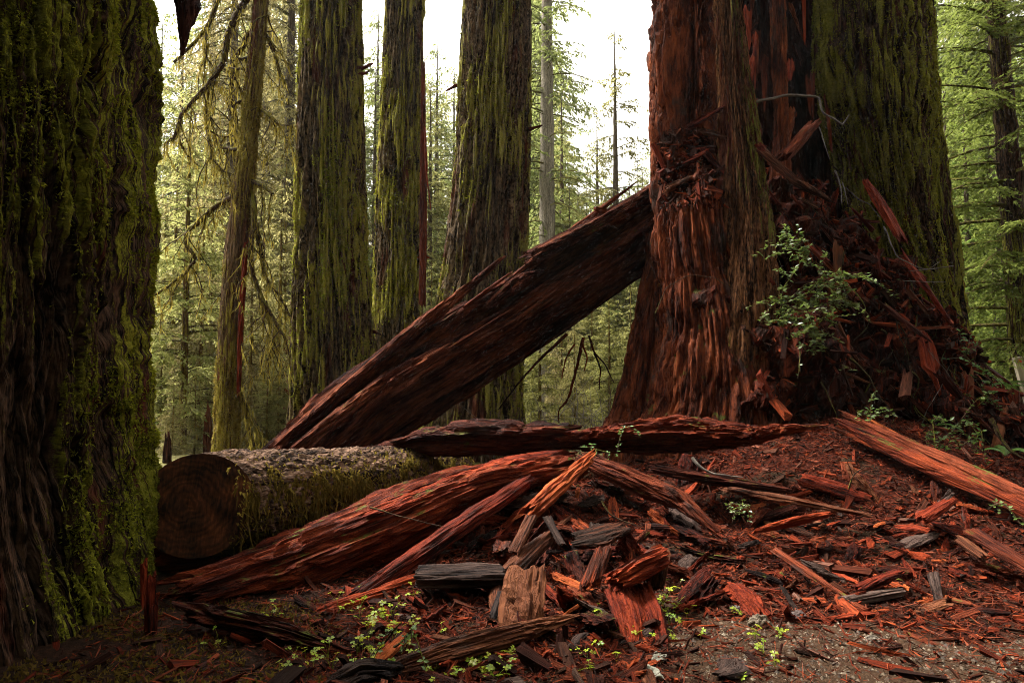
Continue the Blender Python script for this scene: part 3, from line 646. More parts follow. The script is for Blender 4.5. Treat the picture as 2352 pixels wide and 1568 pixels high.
# ------------------------------------------------------------------ cut mossy log
LOG = thing('cut_log', on_ground(-2.0, 6.0), 'sawn log with scaly bark and hanging moss beside the dark redwood', 'log')
A0, A1 = P(452, 1160, 5.25), P(1030, 1092, 8.2)
ax = nz(A1 - A0); LL = np.linalg.norm(A1 - A0); sv = nz(np.cross(ax, [0, 0, 1])); uv = np.cross(sv, ax)
cutn = nz(nz(CAM - A0) * .75 - ax * .65)                       # the saw cut is skewed towards the path
n, m = 210, 180
s = np.linspace(0, LL, n); th = np.linspace(0, 2 * math.pi, m + 1)[:-1]; SS, TH = np.meshgrid(s, th, indexing='ij')
R = .385 - .035 * SS / LL
cyl = np.stack([np.cos(TH) * .38, np.sin(TH) * .38, SS], -1).reshape(-1, 3)
w1 = .05 * np.stack([perlin(cyl * 9), perlin(cyl * 9 + 50), perlin(cyl * 9 + 90)], -1)
pl_ = perlin((cyl + w1) * np.array([11, 11, 6.5]) + 2); pl2 = perlin((cyl + w1) * np.array([22, 22, 15]) + 8)
plates = np.minimum(np.abs(pl_) / .16, 1) * .020 + np.floor(pl2 * 3) / 3 * .022 + .022 * perlin(cyl * 2.5)
D = plates.reshape(n, m) * np.clip(SS / .10 + .12, 0, 1)
rr_ = R + D
off = -((sv @ cutn) * np.cos(TH) + (uv @ cutn) * np.sin(TH)) / (ax @ cutn) * R * np.clip(1 - SS / .5, 0, 1)
V = A0 + ax * (SS + off)[..., None] + sv * (rr_ * np.cos(TH))[..., None] + uv * (rr_ * np.sin(TH))[..., None]
i = np.arange(n * m).reshape(n, m); j = np.roll(i, -1, 1)
FLg = np.stack([i[:-1], j[:-1], j[1:], i[1:]], -1).reshape(-1, 4)
upv = np.sin(TH)
ml = np.clip(.62 - .75 * upv + .45 * perlin(cyl * 4).reshape(n, m), 0, 1)
Vl = V.reshape(-1, 3)
obj('bark', Vl, FLg, M['bark_log'], LOG, {'moss': ml.ravel(), 'grain': np.stack([SS, .38 * np.cos(TH), .38 * np.sin(TH)], -1).reshape(-1, 3)})
t = NT('sawn_face'); g = t.attr('grain').outputs['Vector']
wv = t.n('TexWave', {'wave_type': 'RINGS', 'rings_direction': 'X'}, Vector=t.mapv(g, (1, 1, 1), (0, .13, .02)), Scale=7.0, Distortion=9.0, Detail=5.0)
wv.inputs['Detail Scale'].default_value = 1.5
nn_ = t.noise(g, 6, 4, .6); saw = t.noise(t.mapv(g, (1, 60, 8)), 1.0, 3, .6)
colr = t.ramp(t.math('ADD', t.math('MULTIPLY', wv.outputs['Fac'], .08), t.math('ADD', t.math('MULTIPLY', nn_, .58), t.math('MULTIPLY', saw, .3))), [(.37, (.012, .005, .003)), (.53, (.085, .026, .009)), (.70, (.25, .085, .028))])
M['sawn'] = t.surf(colr, .7, .25, t.bump(t.math('ADD', saw, t.math('MULTIPLY', wv.outputs['Fac'], .04)), .5, .008))
ring = V[0]; ctr = ring.mean(0); rs = np.linspace(1.0, .0, 26)
Vc = np.concatenate([ctr + (ring - ctr) * max(q, .001) for q in rs]); k = np.arange(26 * m).reshape(26, m); kj = np.roll(k, -1, 1)
gl = np.concatenate([np.stack([np.zeros(m), .38 * q * np.cos(th) - .06, .38 * q * np.sin(th) - .03], -1) for q in rs])
Vc = Vc + cutn * (.008 * perlin(gl * 9))[:, None]
obj('sawn_face', Vc, np.stack([k[:-1], k[1:], kj[1:], kj[:-1]], -1).reshape(-1, 4), M['sawn'], LOG, {'grain': gl})
ring = V[-1]; ctr = ring.mean(0)
Vc = np.concatenate([ctr + (ring - ctr) * q for q in (1, .5, .02)]); k = np.arange(3 * m).reshape(3, m); kj = np.roll(k, -1, 1)
obj('broken_end', Vc, np.stack([k[:-1], kj[:-1], kj[1:], k[1:]], -1).reshape(-1, 4), M['dkred'], LOG, {'grain': Vc})
# moss curtain on the side towards the path
r = np.random.default_rng(8); acc = Acc(); N = 9000
ss = r.uniform(.12, LL, N); side = -1 if (sv @ (CAM - A0)) < 0 else 1
an = np.where(r.random(N) < .8, r.normal(.12, .32, N), r.normal(.6, .2, N)); an = an if side > 0 else math.pi - an
st = A0 + ax * ss[:, None] + sv * (.40 * np.cos(an))[:, None] + uv * (.40 * np.sin(an))[:, None]
clump = .5 + .9 * perlin(np.stack([ss * 5, an * 2, ss * 0], -1))
keep = clump > .52
strands(acc, st[keep], (np.clip(clump, .2, 1.4) * r.gamma(3, .042, N))[keep], r, .007, .12)
N = 3000; ss = r.uniform(.05, LL, N); an = r.normal(0, .5, N); an = an if side > 0 else math.pi - an
st = A0 + ax * ss[:, None] + sv * (.395 * np.cos(an))[:, None] + uv * (.395 * np.sin(an))[:, None]
strands(acc, st, r.gamma(2, .012, N) + .01, r, .008, .6, 1)
tag(acc.build('hanging_moss', M['moss_log'], LOG, False), kind='stuff')

# ------------------------------------------------------------------ big fallen pieces (each a thing)
UC = [(-.5, -.4), (-.1, -.5), (.10, -.42), (.30, -.12), (.5, .20), (.38, .40), (.05, .5), (-.3, .4), (-.5, .1)]
D5 = [(-.5, -.4), (0, -.5), (.48, -.36), (.5, .05), (.3, .38), (.02, .5), (-.3, .36), (-.5, .1)]
FLAT = [(-.5, -.4), (-.1, -.5), (.5, -.42), (.5, .25), (.2, .5), (-.25, .42), (-.5, .3)]
wood('fallen_log', [P(430, 1390, 4.75), P(640, 1325, 5.15), P(850, 1240, 5.6), P(1060, 1145, 6.2), P(1300, 1085, 6.9)], [.42, .62, .66, .62, .50], [.46, .60, .62, .52, .34], M['redlog'],
     'long red rotting log sloping up from beneath the sawn log', 'log', poly=UC, nl=300, na=140, amp=.045, fib=.014, jag=.22, seed=12, ka=4.5, ks=.5, layer=.03)
wood('rotten_chunk', [P(345, 1296, 5.42), P(450, 1282, 5.5), P(600, 1266, 5.75), P(760, 1228, 6.1)], [.4, .5, .5, .4], [.42, .40, .36, .3], M['dkred'],
     'dark crumbling log wedged underneath the sawn log', 'log', poly=D5, nl=90, na=50, amp=.05, jag=.1, seed=61, layer=.04)
wood('split_layer', [P(858, 1180, 5.45), P(1040, 1110, 6.0), P(1180, 1062, 6.5), P(1290, 1046, 6.85)], [.14, .34, .42, .3], [.05, .09, .10, .06], M['red'],
     'bright crimson sheet of split wood lying along top of the sloping log', 'wood slab', poly=FLAT, na=80, amp=.02, jag=.18, seed=13, layer=.015)
wood('fallen_log', [P(800, 1044, 7.35), P(960, 1012, 7.35), P(1100, 1006, 7.3), P(1200, 1012, 7.3), P(1300, 1006, 7.2)], [.12, .3, .42, .46, .40], [.06, .20, .32, .36, .30], M['dkred'],
     'dark red decayed log lying level across the sawn log and debris', 'log', poly=UC, nl=220, na=110, amp=.04, fib=.012, jag=.2, seed=14, ka=5, layer=.04)
wood('fallen_log', [P(1290, 1012, 7.15), P(1420, 1008, 7.05), P(1560, 1002, 6.95), P(1720, 1002, 6.85), P(1866, 983, 6.7)], [.28, .5, .55, .42, .05], [.16, .26, .36, .22, .04], M['redlog'],
     'red weathered log with stepped layers tapering to a point below hollow tree', 'log', poly=UC, nl=260, na=130, amp=.035, fib=.014, jag=.25, seed=15, ka=6, layer=.055)
wood('split_plank', [P(815, 1372, 4.75), P(960, 1275, 5.15), P(1090, 1185, 5.6), P(1205, 1108, 6.1)], [.13, .17, .17, .13], [.09, .12, .12, .09], M['red'],
     'long straight red plank leaning against sloping log above grey block', 'plank', poly=FLAT, na=60, amp=.014, jag=.14, seed=16)
wood('split_plank', [P(630, 1446, 4.4), P(760, 1400, 4.55), P(870, 1358, 4.8), P(955, 1328, 5.0)], [.06, .16, .15, .12], [.05, .10, .10, .07], M['red'],
     'shorter knotty red plank on ground at foot of the long plank', 'plank', poly=D5, na=60, amp=.022, jag=.12, seed=17)
wood('split_chunk', [P(1205, 1185, 5.75), P(1275, 1120, 5.95), P(1345, 1058, 6.25)], [.22, .24, .16], [.12, .13, .10], M['orange'],
     'bright orange freshly split chunk standing on the debris heap', 'wood chunk', poly=FLAT, na=70, amp=.02, jag=.14, seed=18, layer=.02, roll=.5)
wood('split_plank', [P(1345, 1052, 6.6), P(1450, 1098, 6.3), P(1560, 1148, 6.05), P(1640, 1215, 5.8)], [.2, .26, .24, .10], [.14, .18, .16, .07], M['dkred'],
     'dark broken beam sloping down from heap towards gravel', 'beam', poly=D5, na=70, amp=.03, jag=.16, seed=19, layer=.02)
wood('split_plank', [P(1500, 1076, 6.7), P(1620, 1098, 6.6), P(1790, 1122, 6.4)], [.12, .14, .07], [.08, .09, .05], M['dkred'],
     'thin dark plank below the pointed log', 'plank', poly=FLAT, na=50, amp=.018, jag=.14, seed=20)
wood('split_plank', [P(1660, 1122, 6.4), P(1830, 1150, 6.15), P(2000, 1185, 5.95)], [.06, .10, .04], [.05, .06, .03], M['brown'],
     'long thin brown stick lying across the chip slope', 'stick', poly=FLAT, na=40, amp=.01, jag=.12, seed=21)
wood('bark_slab', [P(1742, 1215, 5.7), P(1820, 1198, 5.72), P(1896, 1182, 5.75)], [.06, .20, .12], [.03, .05, .03], M['red'],
     'flat leaf-shaped red slab tilted on the chip slope', 'wood slab', poly=FLAT, na=50, amp=.010, jag=.06, seed=22, roll=.5)
PB = thing('split_beam', P(2150, 1090, 6.9), 'long split beam of parallel red splinters sloping off beside mossy roots', 'beam')
for k, (du, dv, ww, hh, mt) in enumerate([(0, 0, .26, .14, 'redlog'), (16, -14, .16, .10, 'dkred'), (-14, 16, .12, .08, 'orange'), (40, 26, .10, .07, 'red'), (70, -2, .09, .07, 'orange')]):
    wood('splinter', [P(1930 + du, 968 + dv, 7.55), P(2090 + du * .6, 1040 + dv, 6.95), P(2250 + du * .3, 1105 + dv, 6.3), P(2460, 1205 + dv, 5.6)], [ww * .4, ww, ww, ww], [hh * .5, hh, hh, hh], M[mt], None, None, parent=PB,
         poly=FLAT, na=60, amp=.016, jag=.22, seed=130 + k, roll=.2 * k - .3)
wood('gray_block', [P(960, 1322, 4.75), P(1060, 1320, 4.75), P(1156, 1318, 4.78)], [.26, .28, .25], [.10, .11, .11], M['gray'],
     'dark grey weathered block of bark lying level among red chips', 'wood block', poly=FLAT, na=70, amp=.014, jag=.04, seed=24, layer=.012)
wood('curved_root', [P(1262, 1230, 5.3), P(1205, 1283, 5.05), P(1158, 1335, 4.8), P(1150, 1395, 4.5), P(1172, 1438, 4.3)], [.10, .15, .16, .16, .10], [.08, .11, .12, .12, .07], M['brown'],
     'curved brown root bending down between grey block and red blocks', 'root', poly=ROUND, na=60, amp=.014, jag=.05, seed=25)
wood('curved_root', [P(1152, 1360, 4.5), P(1134, 1410, 4.35), P(1120, 1456, 4.2)], [.04, .05, .02], [.03, .03, .02], M['gray'],
     'short pale grey splinter beside the curved root', 'splinter', poly=FLAT, na=40, amp=.01, jag=.04, seed=26)
wood('fallen_log', [P(885, 1545, 3.55), P(1010, 1500, 3.68), P(1150, 1462, 3.85), P(1310, 1418, 4.1)], [.10, .16, .14, .05], [.09, .12, .10, .04], M['brown'],
     'slender ridged brown log lying among the sorrel leaves', 'log', poly=ROUND, nl=220, na=80, amp=.014, fib=.008, jag=.08, seed=27, ka=14)
wood('split_block', [P(1405, 1330, 4.42), P(1462, 1304, 4.5), P(1515, 1280, 4.58)], [.22, .25, .22], [.13, .15, .13], M['red'],
     'chunky red cubical block of wood lying on top of another block', 'wood block', poly=FLAT, na=80, amp=.03, jag=.06, seed=28, layer=.02, roll=.35)
wood('split_block', [P(1440, 1352, 4.5), P(1466, 1420, 4.2), P(1482, 1482, 3.98)], [.27, .28, .22], [.12, .12, .08], M['red'],
     'ribbed red and grey block standing on end at the gravel edge', 'wood block', poly=FLAT, na=90, amp=.024, jag=.10, seed=29, layer=.02)
wood('bark_slab', [P(1322, 1240, 5.2), P(1375, 1230, 5.2), P(1428, 1212, 5.25)], [.16, .26, .12], [.05, .06, .04], M['brown'],
     'flat tan bark slab perched on the red chip heap', 'wood slab', poly=FLAT, na=60, amp=.012, jag=.06, seed=30, roll=-.35)
wood('bark_slab', [P(1500, 1350, 4.55), P(1520, 1258, 4.7)], [.14, .15], [.03, .03], M['brown'],
     'tan board standing behind the chunky red block', 'board', poly=FLAT, na=50, amp=.008, jag=.06, seed=31)
wood('split_chunk', [P(1356, 1342, 4.55), P(1384, 1266, 4.8)], [.11, .10], [.07, .06], M['orange'],
     'small upright orange chunk left of the chunky red block', 'wood chunk', poly=FLAT, na=50, amp=.014, jag=.08, seed=32)
wood('fallen_log', [P(430, 1402, 4.2), P(560, 1432, 4.05), P(680, 1462, 3.95), P(785, 1494, 3.85)], [.10, .17, .18, .08], [.10, .17, .17, .07], M['dkred'],
     'dark rotting log lying low at the foot of the dark redwood', 'log', poly=D5, nl=180, na=80, amp=.03, jag=.12, seed=33, layer=.02)
wood('bark_slab', [P(415, 1580, 3.45), P(470, 1535, 3.6)], [.16, .13], [.03, .03], M['red'],
     'flat red board lying at the base of the dark redwood', 'board', poly=FLAT, na=50, amp=.008, jag=.05, seed=34)
wood('split_plank', [P(845, 1535, 3.6), P(938, 1458, 3.85)], [.07, .06], [.03, .03], M['orange'],
     'small bright orange plank poking out of sorrel leaves', 'plank', poly=FLAT, na=40, amp=.008, jag=.06, seed=35)
wood('bark_chunk', [P(765, 1575, 3.45), P(835, 1545, 3.5), P(905, 1545, 3.5)], [.12, .18, .12], [.10, .13, .08], M['gray'],
     'black lumpy root chunk beside the slender ridged log', 'root', poly=ROUND, na=60, amp=.03, jag=.06, seed=36)
wood('split_plank', [P(1179, 1268, 5.0), P(1222, 1182, 5.25)], [.09, .08], [.03, .03], M['brown'],
     'purplish brown board leaning below the orange chunk', 'board', poly=FLAT, na=40, amp=.008, jag=.04, seed=37)
wood('split_plank', [P(1290, 1248, 5.15), P(1256, 1186, 5.35)], [.05, .08], [.02, .02], M['gray'],
     'pointed grey board lying on red chips below the orange chunk', 'board', poly=FLAT, na=40, amp=.006, jag=.03, seed=38)
wood('stick', [P(1286, 1420, 4.2), P(1308, 1402, 4.22), P(1328, 1390, 4.25)], [.015, .02, .02], [.015, .02, .02], M['orange'],
     'short smooth yellowish stick at end of the slender log', 'stick', poly=ROUND, na=24, amp=.002, jag=.005, seed=39)
wood('bark_slab', [P(1966, 1356, 4.75), P(2018, 1332, 4.8), P(2068, 1312, 4.85)], [.10, .18, .12], [.05, .07, .04], M['red'],
     'broad red slab resting on a dark strip near gravel', 'wood slab', poly=FLAT, na=60, amp=.012, jag=.06, seed=41, roll=.3)
wood('bark_slab', [P(1940, 1380, 4.6), P(2065, 1358, 4.72)], [.08, .07], [.05, .04], M['gray'],
     'dark strip of wood lying under a broad red slab', 'wood slab', poly=FLAT, na=40, amp=.01, jag=.05, seed=42)
wood('split_plank', [P(2142, 1316, 4.85), P(2158, 1384, 4.55)], [.07, .06], [.03, .03], M['gray'],
     'dark grey board sticking up from chips near gravel', 'board', poly=FLAT, na=40, amp=.006, jag=.03, seed=43)
wood('split_chunk', [P(2118, 1188, 5.75), P(2180, 1150, 5.85)], [.14, .10], [.06, .05], M['red'],
     'splintered red chunk lying below the split beam', 'wood chunk', poly=FLAT, na=40, amp=.014, jag=.08, seed=44)
wood('split_plank', [P(1780, 1262, 5.25), P(1860, 1315, 4.95), P(1944, 1370, 4.65)], [.05, .07, .04], [.04, .04, .03], M['dkred'],
     'long dark stick pointing down to the broad red slab', 'stick', poly=FLAT, na=40, amp=.008, jag=.1, seed=45)
wood('split_plank', [P(2230, 1220, 5.4), P(2310, 1270, 5.1), P(2400, 1325, 4.85)], [.12, .14, .1], [.05, .06, .05], M['dkred'],
     'dark red plank sliding down chips below the split beam', 'plank', poly=FLAT, na=50, amp=.012, jag=.1, seed=46)
wood('split_plank', [P(2200, 1235, 5.3), P(2260, 1278, 5.1)], [.13, .10], [.04, .04], M['brown'],
     'pale brown board lying beside the dark red plank', 'board', poly=FLAT, na=40, amp=.01, jag=.06, seed=47)

# ------------------------------------------------------------------ loose chips: the largest one by one, the rest as litter
def g_norm(x, y):
    e = .05; return nz(np.stack([-(ground_h(x + e, y) - ground_h(x - e, y)) / (2 * e), -(ground_h(x, y + e) - ground_h(x, y - e)) / (2 * e), np.ones_like(x)], -1))
def chip_density(x, y):
    p = np.stack([x, y, np.zeros_like(x)], -1)
    d = .75 + .6 * fbm(p * 1.1 + 3, 2)
    d = d * (1 - .84 * gravel_mask(x, y)) * smooth(-1.6, -.6, x + .12 * (y - 4)) * smooth(9.6, 8.6, y)
    return np.clip(d, 0, 1) + .16 * (x > -2.6) * (y < 7) * (1 - gravel_mask(x, y))
protos = {}
for k in range(7):
    rl = np.random.default_rng(200 + k); ln = 1.0
    V, F, g = wood_geo([(-.5, 0, 0), (0, rl.normal(0, .05), rl.normal(0, .04)), (.5, 0, 0)], np.array([rl.uniform(.08, .25), rl.uniform(.25, .42), rl.uniform(.05, .3)]), np.array([.08, rl.uniform(.12, .2), .06]), poly=FLAT, nl=7, na=9, amp=.05, fib=.02, jag=.18, seed=210 + k, capn=1, ka=5, ks=1.5)
    for mt in ('red', 'orange', 'brown', 'gray', 'dkred'): protos[(k, mt)] = mesh('chip_shape', V, F, M[mt], {'grain': g * .25}, False)
r = np.random.default_rng(77)
labs = {'red': 'loose splintered red wood chip among the debris', 'orange': 'loose bright orange wood chip among the debris', 'brown': 'loose brown weathered wood chip among the debris', 'gray': 'loose dark grey wood chip among the debris', 'dkred': 'loose dark maroon wood chip among the debris'}
cnt = 0
while cnt < 285:
    u, v = r.uniform(620, 2352), r.uniform(1080, 1568)
    p = G(u, v); 
    if p[1] > 8.2 or r.random() > chip_density(p[:1], p[1:2])[0]: continue
    mt = r.choice(['red', 'red', 'red', 'red', 'orange', 'brown', 'dkred', 'dkred', 'dkred', 'gray'])
    o = link('wood_chip', protos[(int(r.integers(7)), mt)])
    ln = float(np.clip(r.gamma(3.6, .052), .08, .40)); o.scale = (ln, ln * r.uniform(.7, 1.3), ln * r.uniform(.7, 1.2))
    nn = g_norm(p[:1], p[1:2])[0] + r.normal(0, .22, 3); q = Vector(nn).to_track_quat('Z', 'Y').to_euler()
    mtx = q.to_matrix() @ __import__('mathutils').Matrix.Rotation(r.uniform(0, 6.28), 3, 'Z')
    o.rotation_euler = mtx.to_euler(); o.location = (p[0], p[1], p[2] + ln * .05)
    u0, v0 = u, v
    pl = 'lying on the gravel' if gravel_mask(p[:1], p[1:2])[0] > .5 else 'around the slender ridged log' if u0 < 1150 and v0 > 1400 else 'below the long leaning plank' if u0 < 1170 else 'around the stacked red blocks' if u0 < 1560 and v0 > 1230 else 'on the heap by the orange chunk' if u0 < 1560 else 'on the slope below the pointed log' if v0 < 1230 and u0 < 1950 else 'on the slope below the split beam' if v0 < 1290 else 'by the broad red slab near gravel'
    tag(o, {'red': 'splintered red', 'orange': 'bright orange', 'brown': 'brown weathered', 'gray': 'dark grey', 'dkred': 'dark maroon'}[mt] + (' large' if ln > .2 else ' small') + ' wood chip ' + pl, 'wood chip', 'wood chips scattered over the mound'); cnt += 1
bprot = {}
for k in range(8):
    rl = np.random.default_rng(500 + k)
    V, F, g = wood_geo([(-.5, 0, 0), (0, rl.normal(0, .03), rl.normal(0, .03)), (.5, 0, 0)], np.array([rl.uniform(.2, .5), rl.uniform(.3, .55), rl.uniform(.12, .5)]), np.array([.14, rl.uniform(.14, .3), .12]), poly=FLAT, nl=18, na=26, amp=.045, fib=.02, jag=.16, seed=510 + k, capn=2, ka=5, ks=1.2, layer=.05)
    for mt in ('red', 'orange', 'brown', 'dkred', 'gray'): bprot[(k, mt)] = mesh('block_shape', V, F, M[mt], {'grain': g * .4}, False)
rb = np.random.default_rng(123); cnt = 0
while cnt < 165:
    if cnt < 95: u, v = rb.normal(1300, 190), rb.normal(1290, 105)
    else: u, v = rb.uniform(1600, 2340), rb.uniform(1130, 1400)
    if not (900 < u < 2350 and 1090 < v < 1540): continue
    p = G(u, v)
    if gravel_mask(p[:1], p[1:2])[0] > .35: continue
    mt = str(rb.choice(['red', 'red', 'dkred', 'red', 'orange', 'dkred', 'red', 'brown', 'dkred', 'gray'])); o = link('broken_piece', bprot[(int(rb.integers(8)), mt)])
    ln = float(np.clip(rb.gamma(4, .07 if cnt < 95 else .055), .12, .55)); o.scale = (ln, ln * rb.uniform(.5, 1.0), ln * rb.uniform(.5, 1.1))
    nn = g_norm(p[:1], p[1:2])[0] + rb.normal(0, .35, 3)
    o.rotation_euler = (Vector(nn).to_track_quat('Z', 'Y').to_matrix() @ __import__('mathutils').Matrix.Rotation(rb.normal(.9, .8), 3, 'Z')).to_euler(); o.location = (p[0], p[1], p[2] + rb.uniform(.02, .10))
    pl = 'below the long leaning plank' if u < 1170 else 'around the stacked red blocks' if u < 1560 and v > 1230 else 'on the heap by the orange chunk' if u < 1560 else 'on the slope below the pointed log' if v < 1230 and u < 1950 else 'on the slope below the split beam' if v < 1290 else 'by the broad red slab near gravel'
    tag(o, {'red': 'jagged red', 'orange': 'bright orange', 'brown': 'rough brown', 'gray': 'dark grey', 'dkred': 'dark maroon'}[mt] + (' long' if ln > .3 else ' short') + ' broken piece of wood ' + pl, 'wood chunk', 'broken pieces of the heap'); cnt += 1
acc = Acc(); N = 47000
X = r.uniform(-2.6, 6.6, N); Y = r.uniform(3.1, 9.4, N); k = r.random(N) < chip_density(X, Y) * np.clip(.60 + .40 * (6 - Y) / 3, .50, 1)
X, Y = X[k], Y[k]; pts = np.stack([X, Y, ground_h(X, Y) + ground_fine(X, Y)], -1)
shards(acc, pts, g_norm(X, Y), r.gamma(1.5, .042, len(X)) + .018, r, tilt=.38, sink=.1)
N = 140000; X = r.uniform(-2.4, 6.6, N); Y = r.uniform(3.1, 9.2, N); k = r.random(N) < chip_density(X, Y) + .20; X, Y = X[k], Y[k]; n_ = len(X)
b = np.stack([X, Y, ground_h(X, Y) + ground_fine(X, Y) + r.uniform(0, .03, n_)], -1); a = r.uniform(0, 6.28, n_); d = np.stack([np.cos(a), np.sin(a), r.normal(0, .3, n_)], -1) * (r.gamma(2, .014, n_) + .012)[:, None]; w_ = np.stack([-np.sin(a), np.cos(a), r.normal(0, .8, n_)], -1) * r.uniform(.0015, .005, (n_, 1))
acc.add(np.stack([b - d - w_, b - d * .7 + w_, b + d], 1).reshape(-1, 3), np.arange(n_ * 3).reshape(-1, 3), grain=np.zeros((n_ * 3, 3)) + .3, rnd=np.repeat(np.clip(r.random(n_) * 1.1, 0, .95), 3))
tag(acc.build('chip_litter', M['chips'], None, False), 'loose litter of small red wood chips and splinters', 'litter', kind='stuff')

acc = Acc(); N = 9000; X = r.uniform(-2.6, -.4, N); Y = r.uniform(3.2, 4.7, N); k = fbm(np.stack([X, Y, X * 0], -1) * 2.2 + 8, 2) + .5 * (X < -1.2) - .35 * (X > -.9) > .28; X, Y = X[k], Y[k]; n = len(X)
b = np.stack([X, Y, ground_h(X, Y) + ground_fine(X, Y)], -1); d = nz(r.normal(0, .6, (n, 3)) + np.array([0, -.2, .8])); l = r.uniform(.012, .04, (n, 1)); sd = nz(np.cross(d, r.normal(size=(n, 3)))) * l * .3
acc.add(np.stack([b - sd, b + sd, b + d * l], 1).reshape(-1, 3), np.arange(n * 3).reshape(-1, 3), rnd=np.repeat(np.clip(r.normal(.35, .25, n), 0, 1), 3)); tag(acc.build('ground_moss', M['moss_log'], None, False), 'olive moss on the ground at foot of the dark redwood', 'moss', kind='stuff')
# gravel
t = NT('gravel_stone'); rn = t.attr('rnd').outputs['Fac']
M['gravel'] = t.surf(t.ramp(rn, [(0, (.03, .019, .012)), (.5, (.07, .044, .026)), (.85, (.13, .092, .057)), (1, (.22, .18, .13))]), .75, .3)
acc = Acc(); N = 21000; X = r.uniform(.2, 4.2, N); Y = r.uniform(2.9, 5.0, N); k = r.random(N) < gravel_mask(X, Y) * .9 + .03
X, Y = X[k], Y[k]; n = len(X); sz = np.clip(r.gamma(1.6, .0032, n), .002, .02)
oct_ = np.array([[1, 0, 0], [0, 1, 0], [-1, 0, 0], [0, -1, 0], [0, 0, .7], [0, 0, -.7]], float)
V = np.stack([X, Y, ground_h(X, Y) + ground_fine(X, Y)], -1)[:, None] + oct_[None] * sz[:, None, None] * r.uniform(.6, 1.4, (n, 6, 1))
F = (np.array([[0, 1, 4], [1, 2, 4], [2, 3, 4], [3, 0, 4], [1, 0, 5], [2, 1, 5], [3, 2, 5], [0, 3, 5]])[None] + (np.arange(n) * 6)[:, None, None]).reshape(-1, 3)
acc.add(V.reshape(-1, 3), F, rnd=np.repeat(r.random(n), 6)); tag(acc.build('gravel', M['gravel'], None, False), 'small grey and tan gravel of the trail edge', 'gravel', kind='stuff')

# stones
def rock(u, v, a, b, c, col, label, seed):
    p = G(u, v); n, m = 22, 32
    th = np.linspace(0, 2 * math.pi, m + 1)[:-1]; ph = np.linspace(-math.pi / 2, math.pi / 2, n)
    PH, TH = np.meshgrid(ph, th, indexing='ij'); d = np.stack([np.cos(PH) * np.cos(TH), np.cos(PH) * np.sin(TH), np.sin(PH)], -1).reshape(-1, 3)
    q = d * (1 + .35 * perlin(d * 1.4 + seed) + .14 * np.floor(perlin(d * 3 + seed) * 4)[:, None].ravel() * .4 + .05 * perlin(d * 9))[:, None] * np.array([a, b, c])
    i = np.arange(n * m).reshape(n, m); j = np.roll(i, -1, 1)
    t = NT('stone'); pos = t.n('TexCoord').outputs['Object']
    mm = t.surf(t.ramp(t.noise(pos, 30, 6, .7), [(.3, tuple(x * .35 for x in col)), (.7, col)]), .8, .25, t.bump(t.noise(pos, 60, 5, .7), .7, .01))
    o = link('stone', mesh('stone', q, np.stack([i[:-1], j[:-1], j[1:], i[1:]], -1).reshape(-1, 4), mm, None, False)); o.location = (p[0], p[1], p[2] + c * .25)
    o.rotation_euler = (0, 0, seed); tag(o, label, 'stone')
rock(1512, 1517, .065, .04, .030, (.26, .24, .19), 'pale flat oval stone at the gravel edge beside upright block', 1)
rock(1492, 1550, .085, .05, .035, (.28, .27, .21), 'larger pale stone with rough pitted top at gravel edge', 2)
rock(1744, 1438, .065, .05, .055, (.14, .105, .07), 'angular brown stone standing alone on the gravel', 3)
rock(1830, 1418, .09, .05, .03, (.07, .045, .04), 'flat dark maroon stone lying on the gravel', 4)
rock(1690, 1402, .05, .035, .03, (.10, .075, .06), 'small tan stone near the angular brown stone', 5)
rock(2005, 1472, .045, .03, .025, (.16, .13, .10), 'little rounded grey stone on the gravel', 6)

# ------------------------------------------------------------------ thin leaning mossy tree
YT = 12.0
TT_ = thing('mossy_tree', on_ground(P(515, 1035, YT)[0], YT), 'thin leaning tree coated in moss with bare twisted branches', 'tree')
o, V, F, m = trunk('trunk', [(0, 581, 616), (110, 572, 607), (216, 560, 600), (360, 544, 587), (565, 519, 571), (744, 505, 558), (924, 496, 551), (1040, 487, 546), (1090, 480, 552)], YT, M['bark_thin'], TT_,
      n_th=90, dz=.035, seed=91, flute=(.02, 3.5), furrow=(.012, 9), fine=(.012, 16), zmin=-.3, top=15, wide=100)
tufts('moss', V, F, m, 9000, .035, M['moss_brown'], TT_, 3, lo=.3, zmax=8)
wood('bare_wood_stripe', [P(565, 560, YT - .2), P(553, 744, YT - .2), P(548, 900, YT - .2)], [.05, .13, .07], [.08, .10, .06], M['red'], None, None, parent=TT_, amp=.01, jag=.1, seed=5)
def q1(x, y): return 357.5 + x * .3601, y * .3601
def q2(x, y): return 357.5 + x * .3601, 564.5 + y * .3601
